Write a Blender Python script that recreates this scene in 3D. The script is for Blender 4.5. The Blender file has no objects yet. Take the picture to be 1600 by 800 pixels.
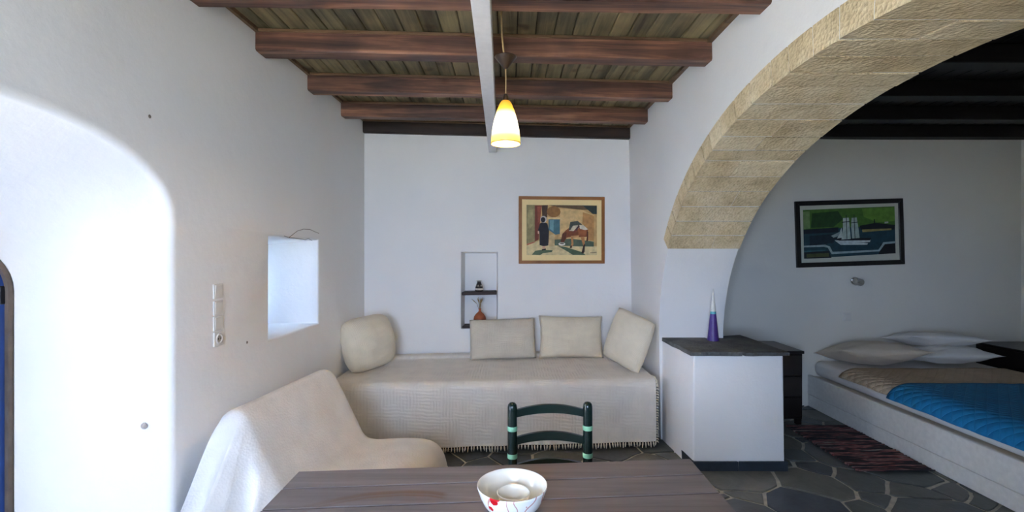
import bpy, bmesh, math, random
from mathutils import Vector, Matrix, noise
from mathutils.geometry import tessellate_polygon

# ------------------------------------------------------------------ camera, sky, sun, exposure
SC = bpy.context.scene
COL = SC.collection
EYE = 1.5
cam_data = bpy.data.cameras.new('camera')
cam_data.sensor_width = 36.0
cam_data.lens = 750.0 / 1600.0 * 36.0
cam_data.shift_x = 3.0 / 1600.0
cam_data.shift_y = -5.0 / 1600.0
cam_data.clip_start = 0.02
cam = bpy.data.objects.new('camera', cam_data)
cam.location = (0, 0, EYE)
cam.rotation_euler = (math.radians(90), 0, 0)
COL.objects.link(cam)
SC.camera = cam

SC.view_settings.view_transform = 'Standard'
SC.view_settings.look = 'None'
SC.view_settings.gamma = 1.0
SC.view_settings.use_curve_mapping = False
SC.view_settings.exposure = 2.42
SC.cycles.use_denoising = True
SC.cycles.max_bounces = 16
SC.cycles.diffuse_bounces = 10
SC.cycles.sample_clamp_indirect = 6.0

world = bpy.data.worlds.new('sky')
SC.world = world
world.use_nodes = True
wb = world.node_tree.nodes['Background']
wb.inputs['Color'].default_value = (0.58, 0.73, 1.0, 1)
wb.inputs['Strength'].default_value = 6.0

sun_data = bpy.data.lights.new('sun', 'SUN')
sun_data.energy = 14.0
sun_data.color = (1.0, 0.95, 0.88)
sun_data.angle = math.radians(0.6)
sun = bpy.data.objects.new('sun', sun_data)
sun.rotation_euler = Vector((0.12, -0.5, -0.85)).to_track_quat('-Z', 'Y').to_euler()
sun.location = (-4, -4, 8)
COL.objects.link(sun)

# ------------------------------------------------------------------ helpers
def srgb(r, g, b):
    def f(c):
        c /= 255.0
        return c / 12.92 if c <= 0.04045 else ((c + 0.055) / 1.055) ** 2.4
    return (f(r), f(g), f(b), 1.0)

def new_mat(name):
    m = bpy.data.materials.new(name)
    m.use_nodes = True
    nt = m.node_tree
    return m, nt, nt.nodes['Principled BSDF']

def N(nt, kind, **kw):
    n = nt.nodes.new(kind)
    for k, v in kw.items():
        if k in n.inputs:
            n.inputs[k].default_value = v
        else:
            setattr(n, k, v)
    return n

def ramp(nt, fac, stops):
    r = nt.nodes.new('ShaderNodeValToRGB')
    cr = r.color_ramp
    while len(cr.elements) < len(stops):
        cr.elements.new(0.5)
    for e, (p, c) in zip(cr.elements, stops):
        e.position = p
        e.color = c
    nt.links.new(fac, r.inputs['Fac'])
    return r

def coords(nt, scale=(1, 1, 1), kind='Object', rot=(0, 0, 0)):
    tc = nt.nodes.new('ShaderNodeTexCoord')
    mp = nt.nodes.new('ShaderNodeMapping')
    mp.inputs['Scale'].default_value = scale
    mp.inputs['Rotation'].default_value = rot
    nt.links.new(tc.outputs[kind], mp.inputs['Vector'])
    return mp.outputs['Vector']

def bump(nt, bsdf, height, strength=0.3, dist=0.01):
    b = N(nt, 'ShaderNodeBump', Strength=strength, Distance=dist)
    nt.links.new(height, b.inputs['Height'])
    nt.links.new(b.outputs['Normal'], bsdf.inputs['Normal'])
    return b

def plain(name, col, rough=0.6, metal=0.0, var=0.06, scale=30, bstr=0.0):
    m, nt, b = new_mat(name)
    v = coords(nt)
    n = N(nt, 'ShaderNodeTexNoise', Scale=scale, Detail=4.0)
    nt.links.new(v, n.inputs['Vector'])
    c0 = tuple(max(0, c * (1 - var * 2)) for c in col[:3]) + (1,)
    c1 = tuple(min(1, c * (1 + var * 2)) for c in col[:3]) + (1,)
    r = ramp(nt, n.outputs['Fac'], [(0.3, c0), (0.7, c1)])
    nt.links.new(r.outputs['Color'], b.inputs['Base Color'])
    b.inputs['Roughness'].default_value = rough
    b.inputs['Metallic'].default_value = metal
    if bstr:
        bump(nt, b, n.outputs['Fac'], bstr, 0.004)
    return m

def plaster_mat(name, col):
    m, nt, b = new_mat(name)
    v = coords(nt)
    n1 = N(nt, 'ShaderNodeTexNoise', Scale=1.3, Detail=3.0)
    n2 = N(nt, 'ShaderNodeTexNoise', Scale=7.0, Detail=5.0, Roughness=0.6)
    n3 = N(nt, 'ShaderNodeTexNoise', Scale=70.0, Detail=3.0)
    for n in (n1, n2, n3):
        nt.links.new(v, n.inputs['Vector'])
    r = ramp(nt, n1.outputs['Fac'], [(0.3, tuple(c * 0.955 for c in col[:3]) + (1,)), (0.7, col)])
    nt.links.new(r.outputs['Color'], b.inputs['Base Color'])
    a = N(nt, 'ShaderNodeMath', operation='MULTIPLY')
    a.inputs[1].default_value = 0.12
    nt.links.new(n3.outputs['Fac'], a.inputs[0])
    s = N(nt, 'ShaderNodeMath', operation='ADD')
    nt.links.new(n2.outputs['Fac'], s.inputs[0])
    nt.links.new(a.outputs[0], s.inputs[1])
    bump(nt, b, s.outputs[0], 0.35, 0.012)
    b.inputs['Roughness'].default_value = 0.9
    return m

def wood_mat(name, stops, grain=(1.2, 22, 22), rough=0.55, bstr=0.25, rand=True, knots=0.0):
    """stretched-noise timber; grain = scale per axis (small along the fibre)"""
    m, nt, b = new_mat(name)
    v = coords(nt, grain)
    if rand:
        oi = nt.nodes.new('ShaderNodeObjectInfo')
        mul = N(nt, 'ShaderNodeVectorMath', operation='SCALE')
        cmb = nt.nodes.new('ShaderNodeCombineXYZ')
        for i in range(3):
            nt.links.new(oi.outputs['Random'], cmb.inputs[i])
        nt.links.new(cmb.outputs[0], mul.inputs[0])
        mul.inputs['Scale'].default_value = 57.0
        ad = N(nt, 'ShaderNodeVectorMath', operation='ADD')
        nt.links.new(v, ad.inputs[0])
        nt.links.new(mul.outputs[0], ad.inputs[1])
        v = ad.outputs[0]
    n = N(nt, 'ShaderNodeTexNoise', Scale=1.0, Detail=8.0, Roughness=0.62, Distortion=0.6)
    nt.links.new(v, n.inputs['Vector'])
    n2 = N(nt, 'ShaderNodeTexNoise', Scale=0.25, Detail=2.0)
    nt.links.new(v, n2.inputs['Vector'])
    mx = N(nt, 'ShaderNodeMath', operation='MULTIPLY_ADD')
    mx.inputs[1].default_value = 0.65
    nt.links.new(n.outputs['Fac'], mx.inputs[0])
    m3 = N(nt, 'ShaderNodeMath', operation='MULTIPLY')
    m3.inputs[1].default_value = 0.35
    nt.links.new(n2.outputs['Fac'], m3.inputs[0])
    nt.links.new(m3.outputs[0], mx.inputs[2])
    r = ramp(nt, mx.outputs[0], stops)
    cout = r.outputs['Color']
    if knots:
        tc = nt.nodes.new('ShaderNodeTexCoord')
        vs_ = tc.outputs['Object']
        if rand:
            a2 = N(nt, 'ShaderNodeVectorMath', operation='ADD')
            nt.links.new(vs_, a2.inputs[0]); nt.links.new(mul.outputs[0], a2.inputs[1])
            vs_ = a2.outputs[0]
        wn = N(nt, 'ShaderNodeTexNoise', Scale=9.0); nt.links.new(vs_, wn.inputs['Vector'])
        wm = N(nt, 'ShaderNodeMix', data_type='RGBA', blend_type='LINEAR_LIGHT'); wm.inputs[0].default_value = 0.05
        nt.links.new(vs_, wm.inputs[6]); nt.links.new(wn.outputs['Color'], wm.inputs[7])
        vo = N(nt, 'ShaderNodeTexVoronoi', Scale=4.2); nt.links.new(wm.outputs[2], vo.inputs['Vector'])
        kr = ramp(nt, vo.outputs['Distance'], [(0.06, (0.25, 0.16, 0.10, 1)), (0.13, (0.75, 0.6, 0.5, 1)), (0.2, (1, 1, 1, 1))])
        km = N(nt, 'ShaderNodeMix', data_type='RGBA', blend_type='MULTIPLY'); km.inputs[0].default_value = knots
        nt.links.new(cout, km.inputs[6]); nt.links.new(kr.outputs['Color'], km.inputs[7])
        # large dull, greyed patches where the stain has worn
        pn = N(nt, 'ShaderNodeTexNoise', Scale=2.6, Detail=4.0); nt.links.new(vs_, pn.inputs['Vector'])
        pr_ = ramp(nt, pn.outputs['Fac'], [(0.42, (1.12, 1.08, 1.02, 1)), (0.62, (0.55, 0.55, 0.6, 1))])
        pm = N(nt, 'ShaderNodeMix', data_type='RGBA', blend_type='MULTIPLY'); pm.inputs[0].default_value = 0.8
        nt.links.new(km.outputs[2], pm.inputs[6]); nt.links.new(pr_.outputs['Color'], pm.inputs[7])
        cout = pm.outputs[2]
    nt.links.new(cout, b.inputs['Base Color'])
    b.inputs['Roughness'].default_value = rough
    if bstr:
        bump(nt, b, n.outputs['Fac'], bstr, 0.004)
    return m

MESHCOUNT = [0]
def obj(name, me, mat=None, parent=None, smooth=False):
    if isinstance(me, bmesh.types.BMesh):
        bm = me
        me = bpy.data.meshes.new(name)
        bmesh.ops.recalc_face_normals(bm, faces=bm.faces)
        bm.to_mesh(me)
        bm.free()
    if mat is not None:
        for mm in (mat if isinstance(mat, (list, tuple)) else [mat]):
            me.materials.append(mm)
    if smooth:
        me.polygons.foreach_set('use_smooth', [True] * len(me.polygons))
        if smooth == 'angle':
            try:
                me.set_sharp_from_angle(angle=math.radians(38))
            except Exception:
                pass
    o = bpy.data.objects.new(name, me)
    COL.objects.link(o)
    if parent is not None:
        o.parent = parent
    return o

def pyd(name, verts, faces, mat=None, parent=None, smooth=False, recalc=True):
    bm = bmesh.new()
    vs = [bm.verts.new(v) for v in verts]
    for f in faces:
        try:
            bm.faces.new([vs[i] for i in f])
        except ValueError:
            pass
    if not recalc:
        me = bpy.data.meshes.new(name)
        bm.to_mesh(me); bm.free()
        return obj(name, me, mat, parent, smooth)
    return obj(name, bm, mat, parent, smooth)

def tag(o, label, cat=None, group=None):
    o['label'] = label
    if cat: o['category'] = cat
    if group: o['group'] = group
    return o

def struct(o, label=None):
    o['kind'] = 'structure'
    if label: o['label'] = label
    return o

def thing(name, label, cat, loc=(0, 0, 0), rotz=0.0, group=None):
    o = bpy.data.objects.new(name, None)
    o.empty_display_size = 0.1
    COL.objects.link(o)
    o.location = loc
    o.rotation_euler = (0, 0, rotz)
    return tag(o, label, cat, group)

def bm_box(bm, x0, x1, y0, y1, z0, z1, bevel=0.0, seg=2):
    return bm_hexa(bm, [(x0, y0, z0), (x1, y0, z0), (x1, y1, z0), (x0, y1, z0),
                        (x0, y0, z1), (x1, y0, z1), (x1, y1, z1), (x0, y1, z1)], bevel, seg)

def bm_hexa(bm, c, bevel=0.0, seg=2):
    vs = [bm.verts.new(p) for p in c]
    fs = [bm.faces.new([vs[i] for i in f]) for f in
          ((0, 3, 2, 1), (4, 5, 6, 7), (0, 1, 5, 4), (1, 2, 6, 5), (2, 3, 7, 6), (3, 0, 4, 7))]
    if bevel:
        es = list({e for f in fs for e in f.edges})
        bmesh.ops.bevel(bm, geom=es, offset=bevel, segments=seg, affect='EDGES', profile=0.5)
    return bm

def box(x0, x1, y0, y1, z0, z1, bevel=0.0, seg=2):
    return bm_box(bmesh.new(), x0, x1, y0, y1, z0, z1, bevel, seg)

def hexa(c, bevel=0.0, seg=2):
    return bm_hexa(bmesh.new(), c, bevel, seg)

def bm_lathe(bm, prof, n=32, center=(0, 0), closed_ends=True):
    rings = []
    for r, z in prof:
        if r < 1e-6:
            rings.append([bm.verts.new((center[0], center[1], z))])
        else:
            rings.append([bm.verts.new((center[0] + r * math.cos(2 * math.pi * k / n),
                                        center[1] + r * math.sin(2 * math.pi * k / n), z)) for k in range(n)])
    for a, b in zip(rings, rings[1:]):
        for k in range(n):
            k2 = (k + 1) % n
            if len(a) == 1 and len(b) == 1:
                continue
            if len(a) == 1:
                bm.faces.new((a[0], b[k], b[k2]))
            elif len(b) == 1:
                bm.faces.new((a[k], a[k2], b[0]))
            else:
                bm.faces.new((a[k], a[k2], b[k2], b[k]))
    return bm

def lathe(prof, n=32, center=(0, 0)):
    return bm_lathe(bmesh.new(), prof, n, center)

def bm_tube(bm, pts, r, n=8, cap=True):
    pts = [Vector(p) for p in pts]
    rs = r if isinstance(r, (list, tuple)) else [r] * len(pts)
    rings = []
    for i, p in enumerate(pts):
        t = (pts[min(i + 1, len(pts) - 1)] - pts[max(i - 1, 0)]).normalized()
        ref = Vector((0, 0, 1)) if abs(t.z) < 0.9 else Vector((1, 0, 0))
        a = t.cross(ref).normalized()
        b = t.cross(a)
        rings.append([bm.verts.new(p + rs[i] * (math.cos(2 * math.pi * k / n) * a + math.sin(2 * math.pi * k / n) * b)) for k in range(n)])
    for A, B in zip(rings, rings[1:]):
        for k in range(n):
            bm.faces.new((A[k], A[(k + 1) % n], B[(k + 1) % n], B[k]))
    if cap:
        bm.faces.new(rings[0]); bm.faces.new(rings[-1][::-1])
    return bm

def tube(pts, r, n=8):
    return bm_tube(bmesh.new(), pts, r, n)

def grid_obj(name, fn, nu, nv, mat, parent=None, smooth=True, thick=0.0, wrapu=False):
    """fn(i,j)->point for i in 0..nu, j in 0..nv"""
    vs = [fn(i / nu, j / nv) for i in range(nu + 1) for j in range(nv + 1)]
    fs = [(i * (nv + 1) + j, (i + 1) * (nv + 1) + j, (i + 1) * (nv + 1) + j + 1, i * (nv + 1) + j + 1)
          for i in range(nu) for j in range(nv)]
    o = pyd(name, vs, fs, mat, parent, smooth)
    if thick:
        md = o.modifiers.new('thickness', 'SOLIDIFY')
        md.thickness = thick
        md.offset = -1
    return o

# ------------------------------------------------------------------ the room's own (slightly crooked) planes
def xl(y): return -1.349 - 0.024 * (4.4 - y)            # left wall
def yb(x): return 4.572 + 0.098 * x                     # back wall of the sitting room
def xr(z): return 1.16 + 0.03 * (2.6 - z) / 1.8         # arch wall, thicker towards its foot
XB = 1.70                                               # bedroom face of the arch wall
def yb2(x): return 4.60 + 0.03 * x                      # back wall of the bedroom
XE = 5.06                                               # far right wall of the bedroom
YF = -1.0
CEIL = 2.725

M_PLASTER = plaster_mat('whitewashed plaster', (0.86, 0.85, 0.83, 1))
M_BEAM = wood_mat('brown stained beam', [(0.34, srgb(46, 30, 26)), (0.45, srgb(92, 63, 51)), (0.54, srgb(132, 92, 71)), (0.66, srgb(180, 132, 102))], rough=0.5, knots=0.75)
M_BEAM_DARK = wood_mat('near black stained beam', [(0.3, srgb(22, 15, 13)), (0.55, srgb(48, 33, 27)), (0.75, srgb(72, 50, 38))], rough=0.6)
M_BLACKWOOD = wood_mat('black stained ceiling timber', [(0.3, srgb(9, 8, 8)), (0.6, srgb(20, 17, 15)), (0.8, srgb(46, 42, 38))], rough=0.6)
M_BOARD = wood_mat('grey green ceiling board', [(0.28, srgb(56, 48, 34)), (0.42, srgb(108, 99, 72)), (0.55, srgb(142, 131, 97)), (0.72, srgb(166, 150, 110))], grain=(26, 1.6, 26), rough=0.6, knots=0.7)
M_STONE_GROUT = plain('pale paving grout', srgb(196, 190, 174), 0.9, var=0.10, scale=20, bstr=0.4)
M_MORTAR = plain('lime mortar', srgb(214, 198, 165), 0.95, var=0.06, scale=40, bstr=0.3)
M_WHITEPAINT = plain('white paint', srgb(226, 226, 228), 0.5, var=0.02)

def wallpoly(name, outer, holes, fn, mat, extra=None):
    """outer/holes in 2-D, fn maps 2-D to 3-D; extra = list of (verts, faces) appended"""
    loops = [outer] + holes
    flat = [p for l in loops for p in l]
    tris = tessellate_polygon([[Vector((p[0], p[1], 0)) for p in l] for l in loops])
    verts = [fn(*p) for p in flat]
    faces = [tuple(t) for t in tris]
    for v, f in (extra or []):
        o = len(verts)
        verts += v
        faces += [tuple(i + o for i in ff) for ff in f]
    bm = bmesh.new()
    vs = [bm.verts.new(v) for v in verts]
    for f in faces:
        try: bm.faces.new([vs[i] for i in f])
        except ValueError: pass
    bmesh.ops.remove_doubles(bm, verts=bm.verts, dist=0.0005)
    return obj(name, bm, mat, None, 'angle')

def offset_loop(loop, d):
    n = len(loop)
    out = []
    for i in range(n):
        p0, p1, p2 = Vector(loop[i - 1]), Vector(loop[i]), Vector(loop[(i + 1) % n])
        e1, e2 = (p1 - p0), (p2 - p1)
        if e1.length < 1e-9 or e2.length < 1e-9:
            out.append(tuple(p1)); continue
        n1 = Vector((e1.y, -e1.x)).normalized(); n2 = Vector((e2.y, -e2.x)).normalized()
        m = n1 + n2
        if m.length < 1e-6: m = n1
        m.normalize()
        c = max(0.5, m.dot(n1))
        q = p1 + m * d / c
        out.append((q.x, q.y))
    return out

def reveal(loop, outer_loop, fn3, depth, r=0.03, seg=4, cap=False):
    """loop counter-clockwise in 2-D; fn3(a,b,depth)->3-D. returns the expanded front loop and (verts, faces)"""
    rings = []
    for k in range(seg + 1):
        t = k / seg * math.pi / 2
        off = r * (1 - math.sin(t)); dep = r * (1 - math.cos(t))
        l = offset_loop(loop, off)
        rings.append([fn3(p[0], p[1], dep) for p in l])
    front = offset_loop(loop, r)
    steps = 6
    for k in range(1, steps + 1):
        t = k / steps
        dep = r + (depth - r) * t
        rings.append([fn3(a[0] * (1 - t) + b[0] * t, a[1] * (1 - t) + b[1] * t, dep) for a, b in zip(loop, outer_loop)])
    n = len(loop)
    verts = [p for ring in rings for p in ring]
    faces = []
    for k in range(len(rings) - 1):
        for i in range(n):
            j = (i + 1) % n
            faces.append((k * n + i, k * n + j, (k + 1) * n + j, (k + 1) * n + i))
    if cap:
        faces.append(tuple((len(rings) - 1) * n + i for i in range(n)))
    return front, (verts, faces)

# ------------------------------------------------------------------ left wall: arched door recess, small window
def arch_loop(c, a, spring, b, z0, n=28):
    pts = [(c - a, z0), (c + a, z0), (c + a, spring * 0.5)]
    for k in range(n + 1):
        t = math.pi * k / n
        pts.append((c + a * math.cos(t), spring + b * math.sin(t)))
    pts.append((c - a, spring * 0.5))
    return pts
DC, DA = 1.36, 0.63
OC, OA = 1.285, 0.555
door_in = arch_loop(DC, DA, 1.64, 0.30, 0.0)
door_out = arch_loop(OC, OA, 1.353, 0.30, 0.0)
DOOR_DEPTH = 0.49
def left_fn(y, z): return (xl(y), y, z)
def left_fn3(y, z, d): return (xl(y) - d, y, z)
f_door, r_door = reveal(door_in, door_out, left_fn3, DOOR_DEPTH, 0.035, 5)
def rect_loop(a0, a1, b0, b1, n=1, sag=0.0):
    pts = []
    for k in range(6): pts.append((a0 + (a1 - a0) * k / 6, b0))
    pts.append((a1, b0)); pts.append((a1, (b0 + b1) / 2))
    for k in range(7):
        t = k / 6
        pts.append((a1 + (a0 - a1) * t, b1 + sag * math.sin(t * 9.0) - sag * 1.2 * math.exp(-((t - 0.25) / 0.16) ** 2)))
    pts.append((a0, (b0 + b1) / 2))
    return pts
win_in = rect_loop(2.762, 3.441, 0.995, 1.592, sag=0.006)
win_out = rect_loop(2.88, 3.40, 1.0, 1.54)
f_win, r_win = reveal(win_in, win_out, left_fn3, 0.55, 0.012, 3)
wall_left = wallpoly('wall_left', [(YF, -0.05), (4.8, -0.05), (4.8, 2.95), (YF, 2.95)], [f_door[::-1], f_win[::-1]], left_fn, M_PLASTER, [r_door, r_win])
struct(wall_left, 'white plastered wall with deep arched door recess and small window')
# outer skin of the house wall
def outer_fn(y, z): return (-1.905, y, z)
wo = wallpoly('wall_exterior', [(YF - 0.3, -0.3), (5.3, -0.3), (5.3, 3.2), (YF - 0.3, 3.2)],
              [[(p[0], max(p[1], 0.0)) for p in door_out][::-1], win_out[::-1]], outer_fn, M_PLASTER)
struct(wo, 'whitewashed outer face of the house wall')

# ------------------------------------------------------------------ back wall with the small niche
n_in = [(-0.4627, 0.785), (-0.12, 0.785), (-0.118, 1.15), (-0.118, 1.506), (-0.46, 1.508), (-0.462, 1.15)]
n_out = [(-0.445, 0.79), (-0.135, 0.79), (-0.133, 1.15), (-0.133, 1.495), (-0.443, 1.497), (-0.444, 1.15)]
def back_fn(x, z): return (x, yb(x), z)
def back_fn3(x, z, d): return (x, yb(x) + d, z)
f_n, r_n = reveal(n_in, n_out, back_fn3, 0.2, 0.008, 3, cap=True)
wall_back = wallpoly('wall_back', [(-1.6, -0.05), (1.45, -0.05), (1.45, 2.95), (-1.6, 2.95)], [f_n[::-1]], back_fn, M_PLASTER, [r_n])
struct(wall_back, 'white plastered back wall behind the daybed')

# ------------------------------------------------------------------ arch wall between sitting room and bedroom
AC, AA, AB, AZ = 1.80, 2.03, 1.457, 0.80
def arch_pt(t, off=0.0):
    """t = 0 at the far foot, pi at the near foot; off = outward offset"""
    e = 2 / 2.05
    c, s = math.cos(t), math.sin(t)
    y = AA * math.copysign(abs(c) ** e, c); z = AB * abs(s) ** e
    nx, nz = y / AA ** 2, z / AB ** 2
    l = math.hypot(nx, nz)
    return (AC + y + off * nx / l, AZ + z + off * nz / l)
T0 = 0.0
for k in range(2000):                         # parameter where the stone begins (z = 1.53)
    if arch_pt(k * 0.0007)[1] >= 1.53:
        T0 = k * 0.0007
        break
prof = [(AC + AA, -0.05), (AC + AA, 0.4)]
for k in range(10):
    prof.append(arch_pt(T0 * k / 9))
for k in range(61):
    t = T0 + (math.pi - 2 * T0) * k / 60
    prof.append(arch_pt(t, 0.0008))
for k in range(10):
    prof.append(arch_pt(math.pi - T0 * (9 - k) / 9))
prof += [(AC - AA, 0.4), (AC - AA, -0.05)]
outer = [(YF, -0.05)] + [(YF, 2.95), (5.0, 2.95), (5.0, -0.05)]
loop = outer + prof
nprof = len(prof)
def ring_pts(x_of):
    return [(x_of(z), y, z) for y, z in prof]
r = 0.014
L = ring_pts(lambda z: xr(z))
RR = ring_pts(lambda z: XB)
strip_v, strip_f = [], []
cols = [0.0, 0.5, 1.0]
for (y, z) in prof:
    for c in cols:
        strip_v.append((xr(z) + (XB - xr(z)) * c, y, z))
for i in range(nprof - 1):
    for c in range(len(cols) - 1):
        a = i * len(cols) + c
        strip_f.append((a, a + 1, a + 1 + len(cols), a + len(cols)))
tris = tessellate_polygon([[Vector((p[0], p[1], 0)) for p in loop]])
vr = [(XB, y, z) for y, z in loop]
wall_arch = wallpoly('wall_right', loop, [], lambda y, z: (xr(z), y, z), M_PLASTER, [(strip_v, strip_f), (vr, [tuple(t) for t in tris])])
struct(wall_arch, 'white plastered dividing wall with wide stone arch')

# voussoirs
def stone_mat(name, a, b, c):
    m, nt, bs = new_mat(name)
    v = coords(nt)
    n1 = N(nt, 'ShaderNodeTexNoise', Scale=5.0, Detail=5.0, Roughness=0.65)
    n2 = N(nt, 'ShaderNodeTexNoise', Scale=38.0, Detail=6.0, Roughness=0.7)
    n3 = N(nt, 'ShaderNodeTexVoronoi', Scale=60.0)
    for n in (n1, n2, n3): nt.links.new(v, n.inputs['Vector'])
    oi = nt.nodes.new('ShaderNodeObjectInfo')
    ad = N(nt, 'ShaderNodeMath', operation='MULTIPLY_ADD'); ad.inputs[1].default_value = 0.16
    nt.links.new(oi.outputs['Random'], ad.inputs[0]); nt.links.new(n1.outputs['Fac'], ad.inputs[2])
    r_ = ramp(nt, ad.outputs[0], [(0.34, a), (0.55, b), (0.78, c)])
    sp = ramp(nt, n2.outputs['Fac'], [(0.33, (0.62, 0.56, 0.48, 1)), (0.5, (1, 1, 1, 1))])
    mx = N(nt, 'ShaderNodeMix', data_type='RGBA', blend_type='MULTIPLY')
    mx.inputs[0].default_value = 0.55
    nt.links.new(r_.outputs['Color'], mx.inputs[6]); nt.links.new(sp.outputs['Color'], mx.inputs[7])
    nt.links.new(mx.outputs[2], bs.inputs['Base Color'])
    s = N(nt, 'ShaderNodeMath', operation='ADD')
    nt.links.new(n2.outputs['Fac'], s.inputs[0]); nt.links.new(n3.outputs['Distance'], s.inputs[1])
    bump(nt, bs, s.outputs[0], 0.55, 0.012)
    bs.inputs['Roughness'].default_value = 0.95
    return m
M_ARCH = stone_mat('honey limestone', srgb(192, 170, 130), srgb(221, 201, 161), srgb(235, 219, 185))
rng = random.Random(5)
cuts = [T0]
while cuts[-1] < math.pi - T0 - 0.05:
    cuts.append(cuts[-1] + rng.uniform(0.058, 0.092) * (1.0 if cuts[-1] < 1.9 else 1.3))
cuts[-1] = math.pi - T0
for i in range(len(cuts) - 1):
    t0, t1 = cuts[i] + 0.0026, cuts[i + 1] - 0.0026
    two = rng.random() < 0.55
    splits = [(-0.003, 0.0, 1)]
    fr = rng.uniform(0.35, 0.65)
    spans = [(0.0, fr), (fr, 1.0)] if two else [(0.0, 1.0)]
    th = 0.112
    for (f0, f1) in spans:
        bm = bmesh.new()
        prou = rng.uniform(-0.005, -0.001)
        secs = []
        for k in range(4):
            t = t0 + (t1 - t0) * k / 3
            yi, zi = arch_pt(t, prou); yo, zo = arch_pt(t, th)
            def X(z, f, side):
                x = xr(z) + (XB - xr(z)) * f
                return x + side
            a0 = -0.006 if f0 == 0 else 0.002
            a1 = 0.006 if f1 == 1 else -0.002
            secs.append([bm.verts.new((X(zi, f0, a0), yi, zi)), bm.verts.new((X(zi, f1, a1), yi, zi)),
                         bm.verts.new((X(zo, f1, a1), yo, zo)), bm.verts.new((X(zo, f0, a0), yo, zo))])
        bm.faces.new(secs[0]); bm.faces.new(secs[-1][::-1])
        for A, B in zip(secs, secs[1:]):
            for q in range(4):
                bm.faces.new((A[q], A[(q + 1) % 4], B[(q + 1) % 4], B[q]))
        es = [e for e in bm.edges if e.calc_face_angle(0) > 0.6]
        bmesh.ops.bevel(bm, geom=es, offset=0.003, segments=1, affect='EDGES')
        obj('voussoir', bm, M_ARCH, wall_arch)

# other walls
def quadwall(name, pts, label):
    o = pyd(name, pts, [(0, 1, 2, 3)], M_PLASTER2)
    return struct(o, label)
gd_in = rect_loop(-1.22, 0.25, 0.85, 2.22)  # opening added behind the camera to let in fill light
gd_out = rect_loop(-1.17, 0.2, 0.87, 2.19)
f_g, r_g = reveal(gd_in, gd_out, lambda x, z, d: (x, YF - d, z), 0.32, 0.02, 3)
wf = wallpoly('wall_front', [(-1.7, -0.05), (5.3, -0.05), (5.3, 2.95), (-1.7, 2.95)], [f_g[::-1]], lambda x, z: (x, YF, z), M_PLASTER, [r_g])
struct(wf, 'white plastered wall opposite the daybed with an added wide window for fill light')
M_PLASTER2 = plaster_mat('bounce tinted plaster', (0.80, 0.775, 0.70, 1))  # cream tint puts the bedroom's warm bounce light into the plaster colour
quadwall('wall_bedroom_back', [(1.2, yb2(1.2), -0.05), (5.2, yb2(5.2), -0.05), (5.2, yb2(5.2), 2.95), (1.2, yb2(1.2), 2.95)], 'plastered bedroom wall behind the bed')
quadwall('wall_bedroom_side', [(XE, YF, -0.05), (XE, 5.0, -0.05), (XE, 5.0, 2.95), (XE, YF, 2.95)], 'plastered bedroom side wall')

# ------------------------------------------------------------------ floor: crazy-paved slate
fl = obj('floor', box(-1.9, 5.3, YF - 0.2, 5.1, -0.12, 0.0), M_STONE_GROUT)
struct(fl, 'crazy paved slate floor with pale grout')
def slate_mat():
    m, nt, b = new_mat('dark slate paving')
    v = coords(nt, (1, 1, 1), 'Object')
    oi = nt.nodes.new('ShaderNodeObjectInfo')
    n1 = N(nt, 'ShaderNodeTexNoise', Scale=3.5, Detail=6.0, Roughness=0.6, Distortion=1.2)
    n2 = N(nt, 'ShaderNodeTexNoise', Scale=26.0, Detail=5.0)
    nt.links.new(v, n1.inputs['Vector']); nt.links.new(v, n2.inputs['Vector'])
    rc = ramp(nt, oi.outputs['Random'], [(0.0, srgb(62, 68, 72)), (0.3, srgb(98, 102, 102)), (0.55, srgb(80, 86, 82)), (0.8, srgb(116, 114, 104)), (1.0, srgb(74, 80, 88))])
    rv = ramp(nt, n1.outputs['Fac'], [(0.3, (0.55, 0.55, 0.55, 1)), (0.6, (1, 1, 1, 1)), (0.8, (1.35, 1.3, 1.2, 1))])
    mx = N(nt, 'ShaderNodeMix', data_type='RGBA', blend_type='MULTIPLY'); mx.inputs[0].default_value = 1.0
    nt.links.new(rc.outputs['Color'], mx.inputs[6]); nt.links.new(rv.outputs['Color'], mx.inputs[7])
    nt.links.new(mx.outputs[2], b.inputs['Base Color'])
    b.inputs['Roughness'].default_value = 0.42
    s = N(nt, 'ShaderNodeMath', operation='ADD')
    nt.links.new(n1.outputs['Fac'], s.inputs[0]); nt.links.new(n2.outputs['Fac'], s.inputs[1])
    bump(nt, b, s.outputs[0], 0.3, 0.008)
    return m
M_SLATE = slate_mat()
rng = random.Random(11)
seeds = []
for _ in range(9000):                                   # dart throwing; each stone keeps its own size
    p = (rng.uniform(-1.5, 5.15), rng.uniform(1.25, 4.85), rng.choice((0.17, 0.22, 0.28, 0.34)))
    if all(math.hypot((p[0] - q[0]) * 0.82, (p[1] - q[1]) * 1.15) > 0.62 * (p[2] + q[2]) * 0.86 for q in seeds):
        seeds.append(p)
def clip(poly, nx, ny, c):
    out = []
    for i in range(len(poly)):
        p, q = poly[i], poly[(i + 1) % len(poly)]
        dp = p[0] * nx + p[1] * ny - c; dq = q[0] * nx + q[1] * ny - c
        if dp <= 0: out.append(p)
        if (dp < 0 < dq) or (dq < 0 < dp):
            t = dp / (dp - dq)
            out.append((p[0] + (q[0] - p[0]) * t, p[1] + (q[1] - p[1]) * t))
    return out
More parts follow.
